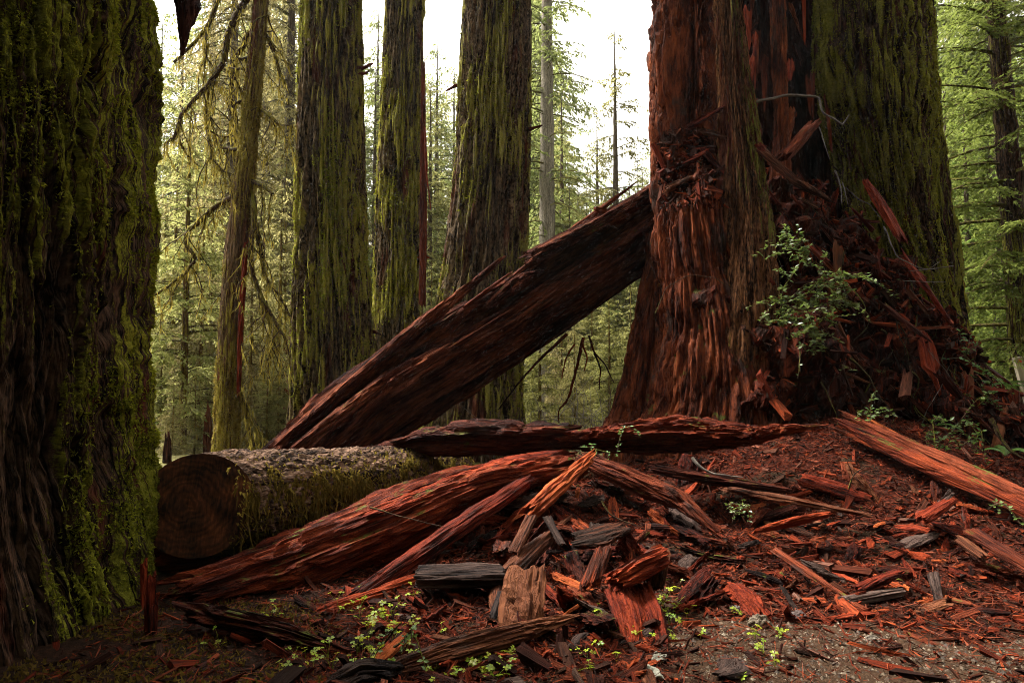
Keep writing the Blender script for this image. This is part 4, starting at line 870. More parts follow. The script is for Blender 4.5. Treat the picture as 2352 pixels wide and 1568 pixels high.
brs = [
 [q1(640, -120), q1(575, 0), q1(520, 90), q1(455, 230), q1(440, 390), q1(390, 470), q1(290, 590), q1(170, 720), q1(110, 900)],
 [q1(440, -100), q1(400, 0), q1(335, 170), q1(220, 300), q1(115, 400)], [q1(325, 190), q1(320, 330), q1(305, 530)],
 [q1(600, 210), q1(545, 320), q1(490, 370), q1(500, 480), q1(470, 600), q1(520, 760), q1(510, 910)],
 [q1(600, 372), q1(510, 375)], [q1(540, 955), q1(415, 945)], [q1(570, 650), q1(510, 655)],
 [q1(690, 225), q1(720, 250), q1(760, 330), q1(780, 440), q1(825, 535)], [q1(600, 1150), q1(680, 1185), q1(750, 1235)],
 [q1(490, 1260), q1(370, 1320), q1(290, 1410), q1(190, 1480), q2(195, 0), q2(262, 85), q2(190, 170), q2(40, 290), q2(-40, 330)],
 [q1(615, 1230), q1(628, 1320), q1(625, 1440), q2(600, 30), q2(620, 180), q2(680, 340), q2(760, 480), q2(830, 600)],
 [q1(640, 1440), q2(670, 20), q2(690, 190), q2(780, 300), q2(860, 450)], [q2(680, 360), q2(740, 520), q2(800, 640)],
 [q1(560, 440), q1(500, 440), q1(455, 430)], [q1(550, 600), q1(520, 540), q1(510, 490)], [q1(380, 480), q1(320, 640), q1(330, 830), q1(420, 875), q1(500, 870)],
 [q1(330, 830), q1(350, 1000), q1(440, 1100), q1(495, 1115)], [q1(150, 900), q1(190, 980), q1(270, 1060)], [q1(660, 690), q1(740, 750), q1(800, 800), q1(900, 805)],
 [q2(530, 920), q2(570, 1000), q2(590, 1150), q2(640, 1300)], [q2(570, 1000), q2(640, 1140), q2(720, 1280)], [q1(715, 100), q1(740, 190), q1(800, 270)],
]
rad0 = [.075, .055, .03, .06, .05, .05, .05, .06, .05, .05, .06, .05, .03, .03, .03, .03, .025, .025, .025, .03, .025, .02]
acc = Acc(); ctrs = []
for k, (b, rd) in enumerate(zip(brs, rad0)):
    pts = [P(u, v, YT + (.3 if k % 2 else -.25) * min(1, j * .6)) for j, (u, v) in enumerate(b)]
    acc = Acc(); ctrs.append(add_tube(acc, pts, np.linspace(rd, rd * .38, len(pts)), 7, .05, .02, k * 3.1)); acc.build('branch', M['twig'], TT_)
acc = Acc(); r = np.random.default_rng(14)
cc = np.concatenate(ctrs); k = r.choice(len(cc), 2600); st = cc[k] + r.normal(0, .03, (2600, 3))
strands(acc, st, r.gamma(1.6, .06, 2600) + .03, r, .009, .2, 2)
# drooping mossy side twigs
tw = Acc()
for i_ in range(110):
    c0 = cc[r.integers(len(cc))]; ln = r.uniform(.3, 1.1); dx = r.normal(0, .35)
    pts = [c0, c0 + np.array([dx * .4, r.normal(0, .2), -.25]) * ln, c0 + np.array([dx * .7, r.normal(0, .3), -.65]) * ln, c0 + np.array([dx, r.normal(0, .3), -1.0]) * ln]
    cl = add_tube(tw, pts, np.linspace(.014, .006, 4), 4, .1, .02, i_)
    nst = 34; st = cl[r.choice(len(cl), nst)] + r.normal(0, .015, (nst, 3)); strands(acc, st, r.gamma(1.6, .06, nst) + .02, r, .010, .35, 2)
tag(tw.build('twigs', M['twig'], TT_), kind='stuff'); tag(acc.build('hanging_moss', M['moss_brown'], TT_, False), kind='stuff')

# ------------------------------------------------------------------ conifers of the background
def conifer_parts(seed, H, zb, Lmax, nB, leaf, droop, rad, dead=0.0, tw_sp=.13, shape=.8, up=.12, lean=0.0, wleaf=.42):
    r = np.random.default_rng(seed)
    # trunk
    tr = Acc(); pts = [(0, 0, -.5), (lean * .3, 0, H * .35), (lean * .8, .05 * lean, H * .75), (lean, 0, H)]
    add_tube(tr, pts, [rad * 1.15, rad * .85, rad * .45, rad * .06], 10, .25, .03, seed)
    # branches
    z = zb + (H - zb) * r.random(nB) ** 1.05; f = (z - zb) / (H - zb)
    L = Lmax * (np.maximum(1 - f, .02) ** shape) * r.uniform(.55, 1.1, nB) + .12
    az = r.uniform(0, 2 * math.pi, nB); dr = droop * r.uniform(.6, 1.4, nB); upk = up * r.uniform(.2, 1.8, nB) + .3 * f
    ctr = np.stack([lean * z / H, z * 0, z], -1); h = np.stack([np.cos(az), np.sin(az), az * 0], -1)
    def bp(k, s): return ctr[k] + h[k] * (s * L[k])[:, None] + np.stack([0 * s, 0 * s, (upk[k] * s - dr[k] * s * s) * L[k]], -1)
    lm = Acc(); sg = np.linspace(0, 1, 5)
    pp = np.stack([bp(np.arange(nB), np.full(nB, q)) for q in sg], 1); tri = np.array([0, 2.09, 4.19])
    br = np.maximum(.012, .016 * L) [:, None] * (1 - .8 * sg)[None]
    sd = np.stack([-h[:, 1], h[:, 0], h[:, 2]], -1)
    V = pp[:, :, None] + br[:, :, None, None] * (np.cos(tri)[None, None, :, None] * sd[:, None, None] + np.sin(tri)[None, None, :, None] * np.array([0, 0, 1.]))
    b = (np.arange(nB) * 15)[:, None, None, None] + (np.arange(4) * 3)[None, :, None, None] + np.array([[0, 1, 4, 3], [1, 2, 5, 4], [2, 0, 3, 5]])[None, None]
    lm.add(V.reshape(-1, 3), b.reshape(-1, 4), grain=V.reshape(-1, 3), moss=np.full(nB * 15, .7))
    # twigs
    live = r.random(nB) >= dead
    nt = np.maximum(2, (L / tw_sp * 2).astype(int)) * live
    k = np.repeat(np.arange(nB), nt); s = r.uniform(.12, 1.0, len(k)); sgn = np.where(r.random(len(k)) < .5, -1, 1)
    base = bp(k, s); tl = np.clip(.42 * L[k] * (1.08 - s) ** .7 * r.uniform(.5, 1.2, len(k)), .12, .9)
    ta = az[k] + sgn * r.uniform(.55, 1.25, len(k)); td = np.stack([np.cos(ta), np.sin(ta), -r.uniform(.05, .55, len(k)) * (1 + 1.2 * droop)], -1)
    nl = np.maximum(3, (tl / (leaf * .42)).astype(int)); j = np.repeat(np.arange(len(k)), nl); N = len(j)
    q = r.random(N); lb = base[j] + td[j] * (tl[j] * q)[:, None] + np.stack([0 * q, 0 * q, -.35 * droop * tl[j] * q * q], -1) + r.normal(0, .012, (N, 3))
    la = ta[j] + np.where(r.random(N) < .5, -1, 1) * r.uniform(.3, 1.0, N)
    ld = nz(np.stack([np.cos(la), np.sin(la), td[j][:, 2] - r.uniform(-.1, .6, N)], -1)); ll = leaf * r.uniform(.6, 1.4, N)[:, None]
    pw = nz(np.stack([-np.sin(la), np.cos(la), r.normal(0, .35, N)], -1)) * ll * wleaf * .5
    V = np.stack([lb - pw, lb + pw, lb + ld * ll], 1).reshape(-1, 3)
    cr = np.repeat(np.clip(.5 + .32 * r.normal(size=N) + .25 * (s[j] - .5) + .1 * r.normal(size=nB)[k][j], 0, 1), 3)
    A = Acc(); A.add(V, np.arange(N * 3).reshape(-1, 3), rnd=cr)
    return tr.out(), lm.out(), A.out(), N
KIND = {}
def kind(key, bark, leafm, **a):
    tr, lm, cr, N = conifer_parts(**a)
    KIND[key] = (mesh('conifer_trunk', *tr[:2], bark, tr[2]), mesh('conifer_limbs', *lm[:2], M['twig'], lm[2], False), mesh('conifer_crown', *cr[:2], leafm, cr[2], False), N)
kind('tallA', M['bark_far'], M['leaf_g'], seed=1, H=26, zb=1.0, Lmax=4.8, nB=280, leaf=.165, droop=.45, rad=.26, tw_sp=.23, shape=.6, wleaf=.5)
kind('tallB', M['bark_far'], M['leaf_y'], seed=2, H=22, zb=.8, Lmax=4.4, nB=260, leaf=.15, droop=.5, rad=.22, tw_sp=.22, shape=.6, wleaf=.48)
kind('tallC', M['bark_far'], M['leaf_b'], seed=3, H=24, zb=.8, Lmax=3.9, nB=240, leaf=.105, droop=.85, rad=.24, tw_sp=.18, shape=.6, wleaf=.42)
kind('small', M['bark_thin'], M['leaf_y'], seed=4, H=9, zb=.4, Lmax=2.2, nB=120, leaf=.09, droop=.28, rad=.09, tw_sp=.12, wleaf=.5, up=.18)
kind('smallB', M['bark_thin'], M['leaf_b'], seed=5, H=8, zb=.3, Lmax=2.0, nB=110, leaf=.09, droop=.6, rad=.08, tw_sp=.12, wleaf=.5)
kind('open', M['bark_far'], M['leaf_y'], seed=6, H=17.5, zb=2.0, Lmax=3.2, nB=110, leaf=.12, droop=.35, rad=.2, dead=.12, tw_sp=.13, wleaf=.55, shape=.65, up=.06)
kind('snag', M['bark_pale'], M['leaf_g'], seed=7, H=24, zb=4, Lmax=2.6, nB=150, leaf=.13, droop=.35, rad=.30, dead=.30, tw_sp=.18, wleaf=.55, shape=.4, up=-.05)
kind('right', M['bark_green'], M['leaf_r'], seed=8, H=19, zb=.8, Lmax=3.4, nB=200, leaf=.10, droop=.30, rad=.24, dead=.08, tw_sp=.15, wleaf=.5, up=.05, lean=-1.3)
kind('rightB', M['bark_far'], M['leaf_r'], seed=9, H=12, zb=.3, Lmax=2.6, nB=170, leaf=.10, droop=.25, rad=.14, tw_sp=.14, wleaf=.5, up=.12)
def conifer(key, u, Y, label, group=None, rz=0.0, sc=1.0, name='conifer_tree'):
    x = P(u, 870, Y)[0]; T = thing(name, on_ground(x, Y), label, 'tree', group)
    T.rotation_euler = (0, 0, rz); T.scale = (sc, sc, sc)
    for nm, me in zip(('trunk', 'limbs', 'crown'), KIND[key][:3]): tag(link(nm, me, T), kind='stuff' if nm == 'limbs' else None)
    return T
r = np.random.default_rng(31)
conifer('snag', 1258, 25, 'tall pale grey conifer trunk with sparse half-dead branches', rz=.6, sc=1.08)
conifer('open', 1418, 30, 'slender yellow-green conifer with open pointed top against sky', rz=1.2, sc=.98)
conifer('open', 1375, 34, 'golden-green open conifer left of the slender pointed one', rz=2.2, sc=.85)
conifer('open', 1470, 33, 'golden-green open conifer hugging the hollow tree edge', rz=5.0, sc=.70)
conifer('open', 1292, 29, 'dark-trunked conifer just behind the pale grey trunk', rz=3.9, sc=.80)
conifer('right', 2362, 13.5, 'leaning conifer with dark mossy trunk and bare lower boughs', rz=.4, sc=.95)
conifer('small', 422, 15.0, 'young yellow-green hemlock with slim straight trunk', rz=.3, sc=.9)
hz_ = [('tallA', 470, 34, 1.0), ('tallB', 540, 40, 1.25), ('tallA', 640, 36, 1.2), ('tallC', 520, 22, .85), ('tallC', 655, 24, .95), ('tallB', 400, 27, .75), ('tallA', 590, 48, 1.45), ('tallA', 350, 40, .9), ('tallC', 600, 30, 1.0), ('tallB', 480, 46, 1.1),
       ('tallA', 860, 44, 1.0), ('tallB', 930, 50, 1.0), ('tallA', 1000, 38, .80), ('tallC', 880, 34, .70), ('tallB', 1040, 46, 1.05), ('tallB', 985, 27, .62), ('tallA', 900, 60, 1.25), ('tallB', 1010, 62, 1.25), ('tallA', 855, 30, .6), ('tallA', 960, 70, 1.4), ('tallA', 1300, 64, 1.0), ('tallB', 1420, 60, .9), ('tallA', 1500, 66, .95), ('tallA', 1240, 58, 1.5), ('tallB', 1360, 72, 1.05), ('tallA', 1450, 28, .38), ('tallB', 1310, 25, .40),
       ('tallA', 1225, 42, 1.25), ('tallA', 1190, 34, 1.0), ('tallB', 1330, 40, .62), ('tallA', 1480, 44, .60), ('tallB', 1400, 48, .62), ('tallA', 1270, 52, .95), ('tallB', 1560, 40, .72), ('tallB', 1440, 36, .45), ('tallA', 1350, 33, .42), ('tallB', 1270, 30, .5),
       ('tallA', 2170, 26, 1.0), ('tallA', 2260, 34, 1.25), ('tallB', 2330, 30, 1.1), ('tallA', 2420, 24, 1.1), ('tallA', 2120, 38, 1.3), ('tallB', 2500, 34, 1.1), ('tallA', 2300, 24, .75),
       ('tallB', 780, 52, 1.0), ('tallA', 700, 56, 1.2), ('tallB', 1100, 56, .9), ('tallA', 250, 36, .9), ('tallA', 1700, 46, 1.0), ('tallB', 1900, 48, 1.0), ('tallB', 2210, 44, 1.3), ('tallA', 100, 44, .9), ('tallB', 430, 55, 1.0)]
LB = {'tallA': 'dense dark green conifer in the hazy forest behind', 'tallB': 'dense yellow-green conifer in the hazy forest behind', 'tallC': 'olive-brown conifer with drooping boughs in the hazy forest behind',
      'small': 'low bright hemlock sapling growing beyond the logs', 'smallB': 'low olive sapling with drooping boughs beyond the logs', 'rightB': 'feathery bright green conifer behind the mossy side of hollow tree'}
def where(u):
    for lim, w in ((440, 'beside the dark near redwood'), (560, 'behind the thin leaning tree'), (690, 'beside the straight mossy redwood'), (870, 'behind the straight mossy redwood'), (1060, 'in the gap before the flaring redwood'), (1240, 'behind the flaring redwood'), (1345, 'around the pale grey trunk'), (1500, 'beyond the leaning slab'), (2100, 'behind the hollow tree'), (2280, 'beside the mossy stem of hollow tree')):
        if u < lim: return w
    return 'around the leaning dark-trunked conifer'
for (k, u, Y, sc) in hz_:
    look = {'tallA': 'dark green conifer', 'tallB': 'yellow-green conifer', 'tallC': 'olive-brown drooping conifer'}[k]
    sz = ('faint distant ' if Y > 45 else '') + ('tall ' if sc > .9 else 'low ')
    conifer(k, u, Y, sz + look + ' ' + where(u), 'conifers of the forest behind', r.uniform(0, 6.28), sc)
for (k, u, Y, sc) in [('small', 395, 18, .85), ('smallB', 460, 17, .8), ('small', 600, 18, .75), ('smallB', 640, 16.5, .8), ('smallB', 575, 15.5, .55), ('small', 990, 22, .6), ('small', 1240, 17, .45), ('smallB', 1320, 18, .42), ('small', 1400, 19, .5),
                      ('smallB', 1290, 21, .55), ('small', 1360, 22, .6), ('small', 480, 20, .9), ('small', 650, 21, 1.0), ('smallB', 370, 20, .9), ('small', 1450, 20, .5), ('smallB', 400, 13.5, .22), ('small', 450, 14, .2), ('smallB', 570, 14.2, .22), ('small', 615, 14.5, .25), ('small', 370, 15, .3), ('smallB', 530, 16, .3), ('small', 640, 15, .3)]:
    conifer(k, u, Y, {'small': 'bright hemlock', 'smallB': 'olive drooping'}[k] + (' seedling ' if sc < .35 else ' sapling ') + where(u), 'saplings beyond the logs', r.uniform(0, 6.28), sc, 'conifer_sapling')
for (u, Y, sc) in [(2235, 17, .72), (2310, 19, .9), (2190, 21, .9), (2390, 16, .8), (2290, 15, .38), (2450, 19, 1.0)]:
    conifer('rightB', u, Y, ('low ' if sc < .6 else 'broad ' if sc < .85 else 'tall ') + 'feathery bright green conifer ' + where(u), 'feathery conifers beside the hollow tree', r.uniform(0, 6.28), sc)
for k in range(26):  # ring of conifers out of view, added to block low sky light
    a = math.radians(-172 + 164 * k / 25); R_ = r.uniform(9, 19); sc = r.uniform(.9, 1.3)
    x, y = R_ * math.cos(a) + 1.0, R_ * math.sin(a) + 1.5
    if y > 1: continue
    T = thing('conifer_tree', on_ground(x, y), 'unseen conifer behind the viewpoint, added to block sky light', 'tree', 'unseen conifers added behind the viewpoint')
    T.rotation_euler = (0, 0, r.uniform(0, 6.28)); T.scale = (sc, sc, sc)
    for nm, me in zip(('trunk', 'limbs', 'crown'), KIND[['tallA', 'tallB', 'tallC'][k % 3]][:3]): link(nm, me, T)
print('leaf tris', {k: v[3] for k, v in KIND.items()})

# pale broken stump beside the first redwood, and small stumps
def stump(u, v0, v1, w0, w1, Y, mat, label, seed):
    a, b = P(u, v1, Y), P(u, v0, Y); a[2] -= .2
    wood('stump', [a, b], [w1 / FPX * Y, w0 / FPX * Y], [w1 / FPX * Y, w0 / FPX * Y], mat, label, 'stump', na=40, amp=.03, jag=.35, seed=seed, nl=60)
stump(660, 790, 1020, 12, 34, 17.5, M['brown'], 'pale broken snag stump beside the straight mossy redwood', 51)
stump(478, 965, 1050, 18, 20, 14.0, M['brown'], 'broken stump next to thin leaning tree', 52)
stump(384, 1018, 1090, 14, 20, 12.5, M['brown'], 'small jagged stump beside the dark redwood', 53)

# bare shrub below the leaning slab, drooping dead branch under the slab
sh = thing('bare_shrub', on_ground(P(1370, 960, 12.5)[0], 12.5), 'bare shrub of pale tangled twigs under the leaning slab', 'shrub')
acc = Acc(); r = np.random.default_rng(41); b0 = np.array(sh.location)
for i_ in range(130):
    s0 = b0 + np.array([r.normal(0, .55), r.normal(0, .4), 0]); d = np.array([r.normal(0, .5), r.normal(0, .3), 1.0]); pts = [s0]
    for q in range(5): d = d + r.normal(0, .35, 3) + np.array([0, 0, -.08]); pts.append(pts[-1] + nz(d) * r.uniform(.15, .4))
    add_tube(acc, pts, np.linspace(.009, .004, 6), 3, .12, 0, i_)
tag(acc.build('twigs', M['twig_gray'], sh), kind='stuff')
db = thing('hanging_branch', P(1330, 760, 9.2), 'dead dark branches hanging below the leaning slab', 'branch'); acc = Acc()
for k, b in enumerate([[(1362, 812), (1300, 870), (1250, 925), (1205, 985)], [(1400, 820), (1382, 900), (1362, 970), (1340, 985), (1345, 1022)], [(1412, 815), (1424, 855), (1450, 880), (1470, 925)], [(1424, 855), (1440, 890), (1436, 940)], [(1380, 820), (1360, 850), (1350, 900)], [(1395, 815), (1410, 850), (1402, 880)]]):
    pts = [P(u - 60, v - 45 + 15 * (k > 3), 9.3) for u, v in b]
    acc = Acc(); cl = add_tube(acc, pts, np.linspace(.026 if k < 2 else .016, .008, len(b)), 6, .05, .015, k); acc.build('stem', M['dkred'], db)

# ------------------------------------------------------------------ shrubs, sorrel, ferns, twigs
def leafy(acc_l, acc_b, pts, r, ln, n, rad=.006):
    c = add_tube(acc_b, pts, np.linspace(rad, rad * .4, len(pts)), 4, .04, .01, r.random() * 50)
    k = r.integers(0, len(c), n); b = c[k]; a = r.uniform(0, 6.28, n); d = nz(np.stack([np.cos(a), np.sin(a) - .4, r.normal(.1, .4, n)], -1)); l = ln * r.uniform(.6, 1.3, (n, 1))
    up = nz(np.array([0, -.5, 1.]) + r.normal(0, .35, (n, 3))); sd = nz(np.cross(d, up)) * l * .28; nn = np.cross(sd, d)
    nn = nz(nn) * l * .06
    V = np.stack([b, b + d * l * .45 + sd + nn, b + d * l, b + d * l * .45 - sd + nn], 1).reshape(-1, 3); i = np.arange(n)[:, None] * 4
    acc_l.add(V, np.concatenate([i + np.array([[0, 1, 2]]), i + np.array([[0, 2, 3]])]), rnd=np.repeat(np.clip(r.normal(.55, .3, n), 0, 1), 4))
def shrub(name, label, Y, stems, ln, nleaf, sub, seed, spread=(.3, .15, .2), mat='huckle'):
    r = np.random.default_rng(seed); b = P(*stems[0][0], Y); T = thing(name, b, label, 'shrub'); la, ba = Acc(), Acc()
    for st in stems:
        pts = np.array([P(u, v, Y - .12 * k) for k, (u, v) in enumerate(st)]); leafy(la, ba, pts, r, ln, nleaf // 3, .008)
        for _ in range(sub):
            k = r.random() * (len(pts) - 1); i0 = int(k); p = pts[i0] + (pts[i0 + 1] - pts[i0]) * (k - i0)
            d = r.normal(0, 1, 3) * np.array(spread); leafy(la, ba, [p, p + d * .5 + np.array([0, -.05, .03]), p + d + np.array([0, -.1, -.05])], r, ln, nleaf, .005)
    tag(la.build('foliage', M[mat], T, False), kind='stuff'); tag(ba.build('stems', M['twig'], T), kind='stuff'); return T
shrub('huckleberry_shrub', 'leafy evergreen huckleberry shrub growing from side of hollow tree', 8.15,
      [[(1815, 690), (1850, 650), (1900, 650), (1960, 632), (1990, 628)], [(1800, 660), (1840, 600), (1850, 580), (1800, 565), (1755, 555)], [(1830, 690), (1870, 700), (1930, 690), (1965, 705)], [(1810, 700), (1830, 740), (1860, 760), (1880, 770)], [(1800, 680), (1790, 720), (1800, 745)]], .06, 26, 16, 6, (.24, .12, .18))
shrub('trailing_plant', 'thin trailing sprig of round leaves hanging in front of dark hollow', 8.1, [[(1836, 790), (1838, 830), (1832, 870)], [(1925, 870), (1935, 840), (1938, 848)]], .06, 10, 1, 7, (.05, .04, .06))
shrub('leafy_sprig', 'small green sprig sprouting below the hollow tree at pointed log tip', 7.5, [[(1990, 960), (2000, 930), (2010, 900)], [(1975, 950), (2030, 955), (2060, 950)]], .055, 12, 3, 8, (.1, .06, .08))
shrub('leafy_sprig', 'green bush of small leaves at mossy roots above split beam', 7.3, [[(2130, 1010), (2140, 970), (2160, 950)], [(2160, 1010), (2190, 990), (2210, 960)], [(2200, 1030), (2240, 1000), (2260, 985)]], .05, 16, 6, 9, (.2, .12, .14), 'fern')
shrub('leafy_sprig', 'tiny glossy sapling sprouting on chip slope above the leaf-shaped slab', 5.9, [[(1690, 1185), (1700, 1165), (1720, 1158)], [(1690, 1185), (1680, 1165), (1672, 1160)]], .03, 12, 4, 10, (.08, .05, .04))
shrub('leafy_sprig', 'pale small-leaved sprig growing over the pointed red log', 6.75, [[(1420, 1030), (1425, 1000), (1432, 980)], [(1400, 1040), (1360, 1030), (1330, 1025)]], .035, 12, 3, 12, (.07, .05, .06))
shrub('leafy_sprig', 'sprawling green vine over roots beside the split beam', 8.6, [[(2230, 860), (2260, 900), (2290, 935)], [(2200, 800), (2230, 830), (2250, 850)], [(2280, 940), (2300, 960), (2330, 965)]], .06, 16, 6, 13, (.2, .15, .18), 'fern')
shrub('leafy_sprig', 'dead brown and green sprig among red chips left of slender log', 3.8, [[(860, 1500), (900, 1455), (925, 1430)], [(880, 1500), (930, 1470), (950, 1440)]], .03, 12, 3, 14, (.1, .06, .06))
shrub('leafy_sprig', 'small whitish-leaved plant beside lower end of split beam', 5.55, [[(2270, 1170), (2290, 1155), (2310, 1160)]], .035, 12, 3, 15, (.1, .06, .03))

# redwood sorrel: each plant has stems and three-part leaves
def trefoil(sz):
    V = []; F = []
    for k in range(3):
        a = k * 2.094; n0 = len(V)
        for (rr, w, z) in [(0, 0, 0), (.45, -.42, .10), (.95, -.38, -.02), (.78, 0, .04), (.95, .38, -.02), (.45, .42, .10)]:
            V.append((sz * (rr * math.cos(a) - w * math.sin(a)), sz * (rr * math.sin(a) + w * math.cos(a)), sz * z))
        F += [(n0, n0 + 1, n0 + 3), (n0 + 1, n0 + 2, n0 + 3), (n0, n0 + 3, n0 + 5), (n0 + 3, n0 + 4, n0 + 5)]
    return np.array(V), np.array(F)
tv, tf = trefoil(1.0)
LEAFS = [mesh('sorrel_leaf_shape', tv, tf, M['sorrel'], {'rnd': np.full(len(tv), q)}, False) for q in (.15, .4, .6, .85)]
r = np.random.default_rng(66)
spots = [(r.normal(830, 45), r.normal(1440, 30)) for _ in range(16)] + [(r.normal(940, 45), r.normal(1445, 35)) for _ in range(9)] + [(r.uniform(640, 900), r.uniform(1490, 1560)) for _ in range(16)] + \
        [(r.normal(1130, 60), r.normal(1530, 22)) for _ in range(18)] + [(r.uniform(930, 1450), r.uniform(1500, 1560)) for _ in range(16)] + [(r.normal(1545, 22), r.uniform(1340, 1500)) for _ in range(16)] + [(r.uniform(1300, 1500), r.uniform(1400, 1490)) for _ in range(8)] + \
        [(r.uniform(1560, 1800), r.uniform(1400, 1560)) for _ in range(8)] + [(608, 1415), (620, 1425), (505, 1490), (980, 1545), (1000, 1550)]
for (u, v) in spots:
    if v > 1566: v = 1560
    p = G(u, v); pl = 'below the long leaning plank' if u < 985 and v < 1500 else 'around the black lumpy root chunk' if u < 930 else 'under the slender ridged log' if u < 1300 and v > 1480 else 'beside the upright ribbed block' if u < 1600 else 'on the gravel'
    T = thing('sorrel_plant', p, 'yellow-green three-leaved sorrel plant ' + pl, 'plant', 'sorrel plants among the chips'); acc = Acc()
    for k in range(int(r.integers(2, 5))):
        hgt = r.uniform(.02, .085) * (1.25 if u < 1000 else .8); e = np.array([r.normal(0, .03), r.normal(0, .03), hgt])
        V, F, g, m_, _ = tube_geo([(0, 0, -.01), e * np.array([.3, .3, .6]), e], [.0016, .0014, .001], 3, .02); acc.add(V, F, grain=g, moss=m_, rnd=.4)
        lf = link('leaf', LEAFS[int(r.integers(4))], T); s_ = r.uniform(.016, .027); lf.location = e; lf.scale = (s_, s_, s_)
        lf.rotation_euler = (r.normal(-.25, .3), r.normal(0, .3), r.uniform(0, 6.28))
    V, F, A = acc.out(); link('stem', mesh('stem', V, F, M['sorrel'], A), T)

# sword ferns beside the roots
def fern(p, n, L, label, seed, az0=0, spread=6.28):
    r = np.random.default_rng(seed); T = thing('sword_fern', p, label, 'fern'); p = np.asarray(p)
    for k in range(n):
        A = Acc(); a = az0 + spread * (k / n + r.uniform(-.05, .05)); s = np.linspace(0, 1, 34); l = L * r.uniform(.75, 1.1)
        c = p + np.stack([np.cos(a) * s * l, np.sin(a) * s * l, (.75 * s - .75 * s ** 2.2) * l], -1); T_ = nz(np.gradient(c, axis=0)); sd = nz(np.cross(T_, [0, 0, 1]))
        V, F, g, m_, _ = tube_geo(c, [.004, .001], 3, .05) if False else tube_geo(c, np.linspace(.004, .0012, 34), 3, .05); A.add(V, F, rnd=.3)
        pl = .16 * l * np.sin(np.pi * np.clip(s * .93 + .07, 0, 1)) ** .7
        for sg in (-1, 1):
            b0 = c; tip = c + sg * sd * pl[:, None] + T_ * pl[:, None] * .35 + np.array([0, 0, -.02]); wv = T_ * .012
            V = np.stack([b0 - wv, b0 + wv, tip], 1).reshape(-1, 3); A.add(V, np.arange(102).reshape(-1, 3), rnd=np.repeat(r.uniform(.2, .9, 34), 3))
        A.build('frond', M['fern'], T, False)
fern(P(2270, 905, 9.6), 9, .85, 'sword fern with arching fronds beside mossy roots', 1)
fern(P(2310, 1040, 7.6), 5, .32, 'small fern growing between roots and split beam', 2)
fern(P(2130, 985, 8.3), 6, .35, 'tiny fern at foot of the mossy stem', 3)

# loose bare branches on and by the hollow tree
def branch(label, chains, Y, rad, mat='twig_gray', name='bare_branch'):
    T = thing(name, P(*chains[0][0], Y), label, 'branch')
    for k, b in enumerate(chains):
        A = Acc(); add_tube(A, [P(u, v, Y - .05 * j) for j, (u, v) in enumerate(b)], np.linspace(rad, rad * .45, len(b)) * (1 if k == 0 else .6), 6, .03, .01, k * 2.2); A.build('stem', M[mat], T)
branch('crooked grey branch bent inside the hollow above debris', [[(1735, 235), (1810, 218), (1882, 224), (1888, 258), (1936, 286)], [(1936, 286), (1950, 264)]], 9.15, .022)
branch('thin grey stems rising from debris in front of the mossy stem', [[(1918, 392), (1932, 430), (1934, 466)], [(1935, 420), (1948, 470)], [(1942, 430), (1975, 460), (2000, 470), (2020, 500)], [(1881, 292), (1895, 330), (1905, 365)]], 8.75, .012)
branch('wiry leafless stems arching over roots by the mossy stem', [[(2030, 520), (2060, 590), (2120, 620), (2190, 610)], [(2075, 645), (2140, 648), (2172, 648)], [(2090, 622), (2130, 620), (2165, 596)], [(2110, 1000), (2130, 940), (2160, 890), (2180, 840)], [(2190, 930), (2200, 900), (2180, 860), (2130, 800)]], 8.4, .009)
branch('slender dark vine looping across bare red stem', [[(1505, 720), (1530, 660), (1580, 632), (1640, 636), (1690, 670), (1720, 720)]], 8.5, .007, 'twig')
branch('curved grey branch lying under the pointed red log', [[(1590, 1050), (1604, 1072), (1640, 1088), (1706, 1096)]], 6.45, .016)
branch('forked dead twig lying on chips above the gravel', [[(1950, 1122), (1958, 1090), (1990, 1068)], [(1958, 1090), (1945, 1060)]], 6.2, .009, 'twig')
branch('dark root snaking down beside the small fern', [[(2275, 960), (2295, 1000), (2320, 1035), (2360, 1058)]], 7.4, .025, 'twig')
branch('thin brown twig sticking out right of orange chunk', [[(1382, 1150), (1396, 1180), (1430, 1195), (1470, 1208)]], 5.6, .007, 'twig')
branch('dark thread-like twig draped on the sloping log', [[(850, 1165), (900, 1180), (980, 1200), (1020, 1210)]], 5.1, .006, 'twig')

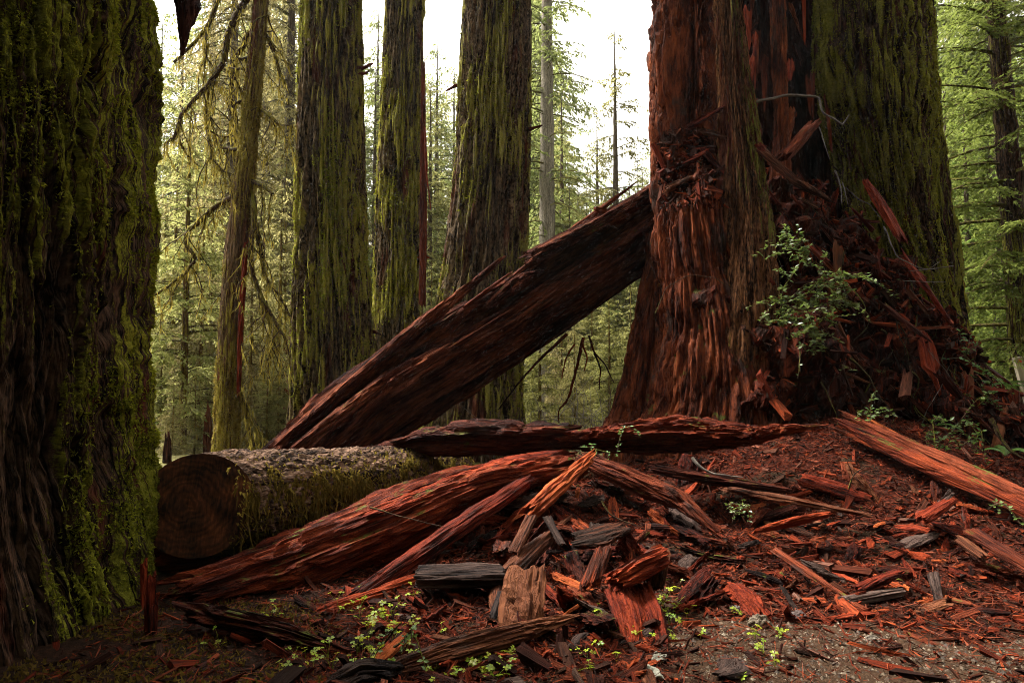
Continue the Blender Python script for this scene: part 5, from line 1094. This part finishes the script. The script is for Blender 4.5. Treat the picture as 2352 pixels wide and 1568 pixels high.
# ------------------------------------------------------------------ trail sign at the far right
sg = thing('trail_sign', on_ground(9.60, 12.4), 'pale wooden trail sign board with frame beside the fern', 'sign')
t = NT('pale_sign_wood'); pos = t.n('TexCoord').outputs['Object']
M['sign'] = t.surf(t.ramp(t.noise(t.mapv(pos, (20, 20, 2)), 1.5, 4, .6), [(.3, (.16, .13, .09)), (.7, (.34, .29, .22))]), .7, .3)
def box(name, a, b, mat, parent, tilt=0):
    x0, y0, z0 = a; x1, y1, z1 = b; V = np.array([(x, y, z) for z in (z0, z1) for y in (y0, y1) for x in (x0, x1)], float)
    F = np.array([[0, 2, 3, 1], [4, 5, 7, 6], [0, 1, 5, 4], [1, 3, 7, 5], [3, 2, 6, 7], [2, 0, 4, 6]])
    o = link(name, mesh(name, V, F, mat, None, False), parent); bv = o.modifiers.new('bevel', 'BEVEL'); bv.width = .006; bv.segments = 2; return o
for nm, a, b in [('post', (-.06, -.05, -.3), (.05, .05, 1.92)), ('post', (1.15, -.05, -.3), (1.26, .05, 1.92)), ('top_rail', (.05, -.04, 1.80), (1.15, .04, 1.91)), ('bottom_rail', (.05, -.04, .75), (1.15, .04, .86)), ('board', (.05, -.015, .86), (1.15, .015, 1.80))]:
    box(nm, a, b, M['sign'], sg)
sg.rotation_euler = (0, math.radians(-12), math.radians(-8))
t = NT('red_marker'); box('marker', (-.03, -.075, 1.82), (.03, -.055, 1.87), t.surf((.45, .02, .02, 1), .5), sg)

# ------------------------------------------------------------------ haze
hv = bpy.data.materials.new('haze_air'); hv.use_nodes = True; tn = hv.node_tree; tn.nodes.clear()
ho = tn.nodes.new('ShaderNodeOutputMaterial'); pv = tn.nodes.new('ShaderNodeVolumePrincipled')
pv.inputs['Color'].default_value = (.93, .95, .93, 1); pv.inputs['Density'].default_value = .0003; pv.inputs['Anisotropy'].default_value = .3
tn.links.new(pv.outputs[0], ho.inputs['Volume'])
x0, x1, y0, y1, z0, z1 = -185., 185., -45., 325., -4., 45.
V = np.array([(x, y, z) for z in (z0, z1) for y in (y0, y1) for x in (x0, x1)], float)
hb = link('haze', mesh('haze', V, np.array([[0, 2, 3, 1], [4, 5, 7, 6], [0, 1, 5, 4], [1, 3, 7, 5], [3, 2, 6, 7], [2, 0, 4, 6]]), hv, None, False))
tag(hb, 'thin pale mist hanging in the forest air', kind='stuff')
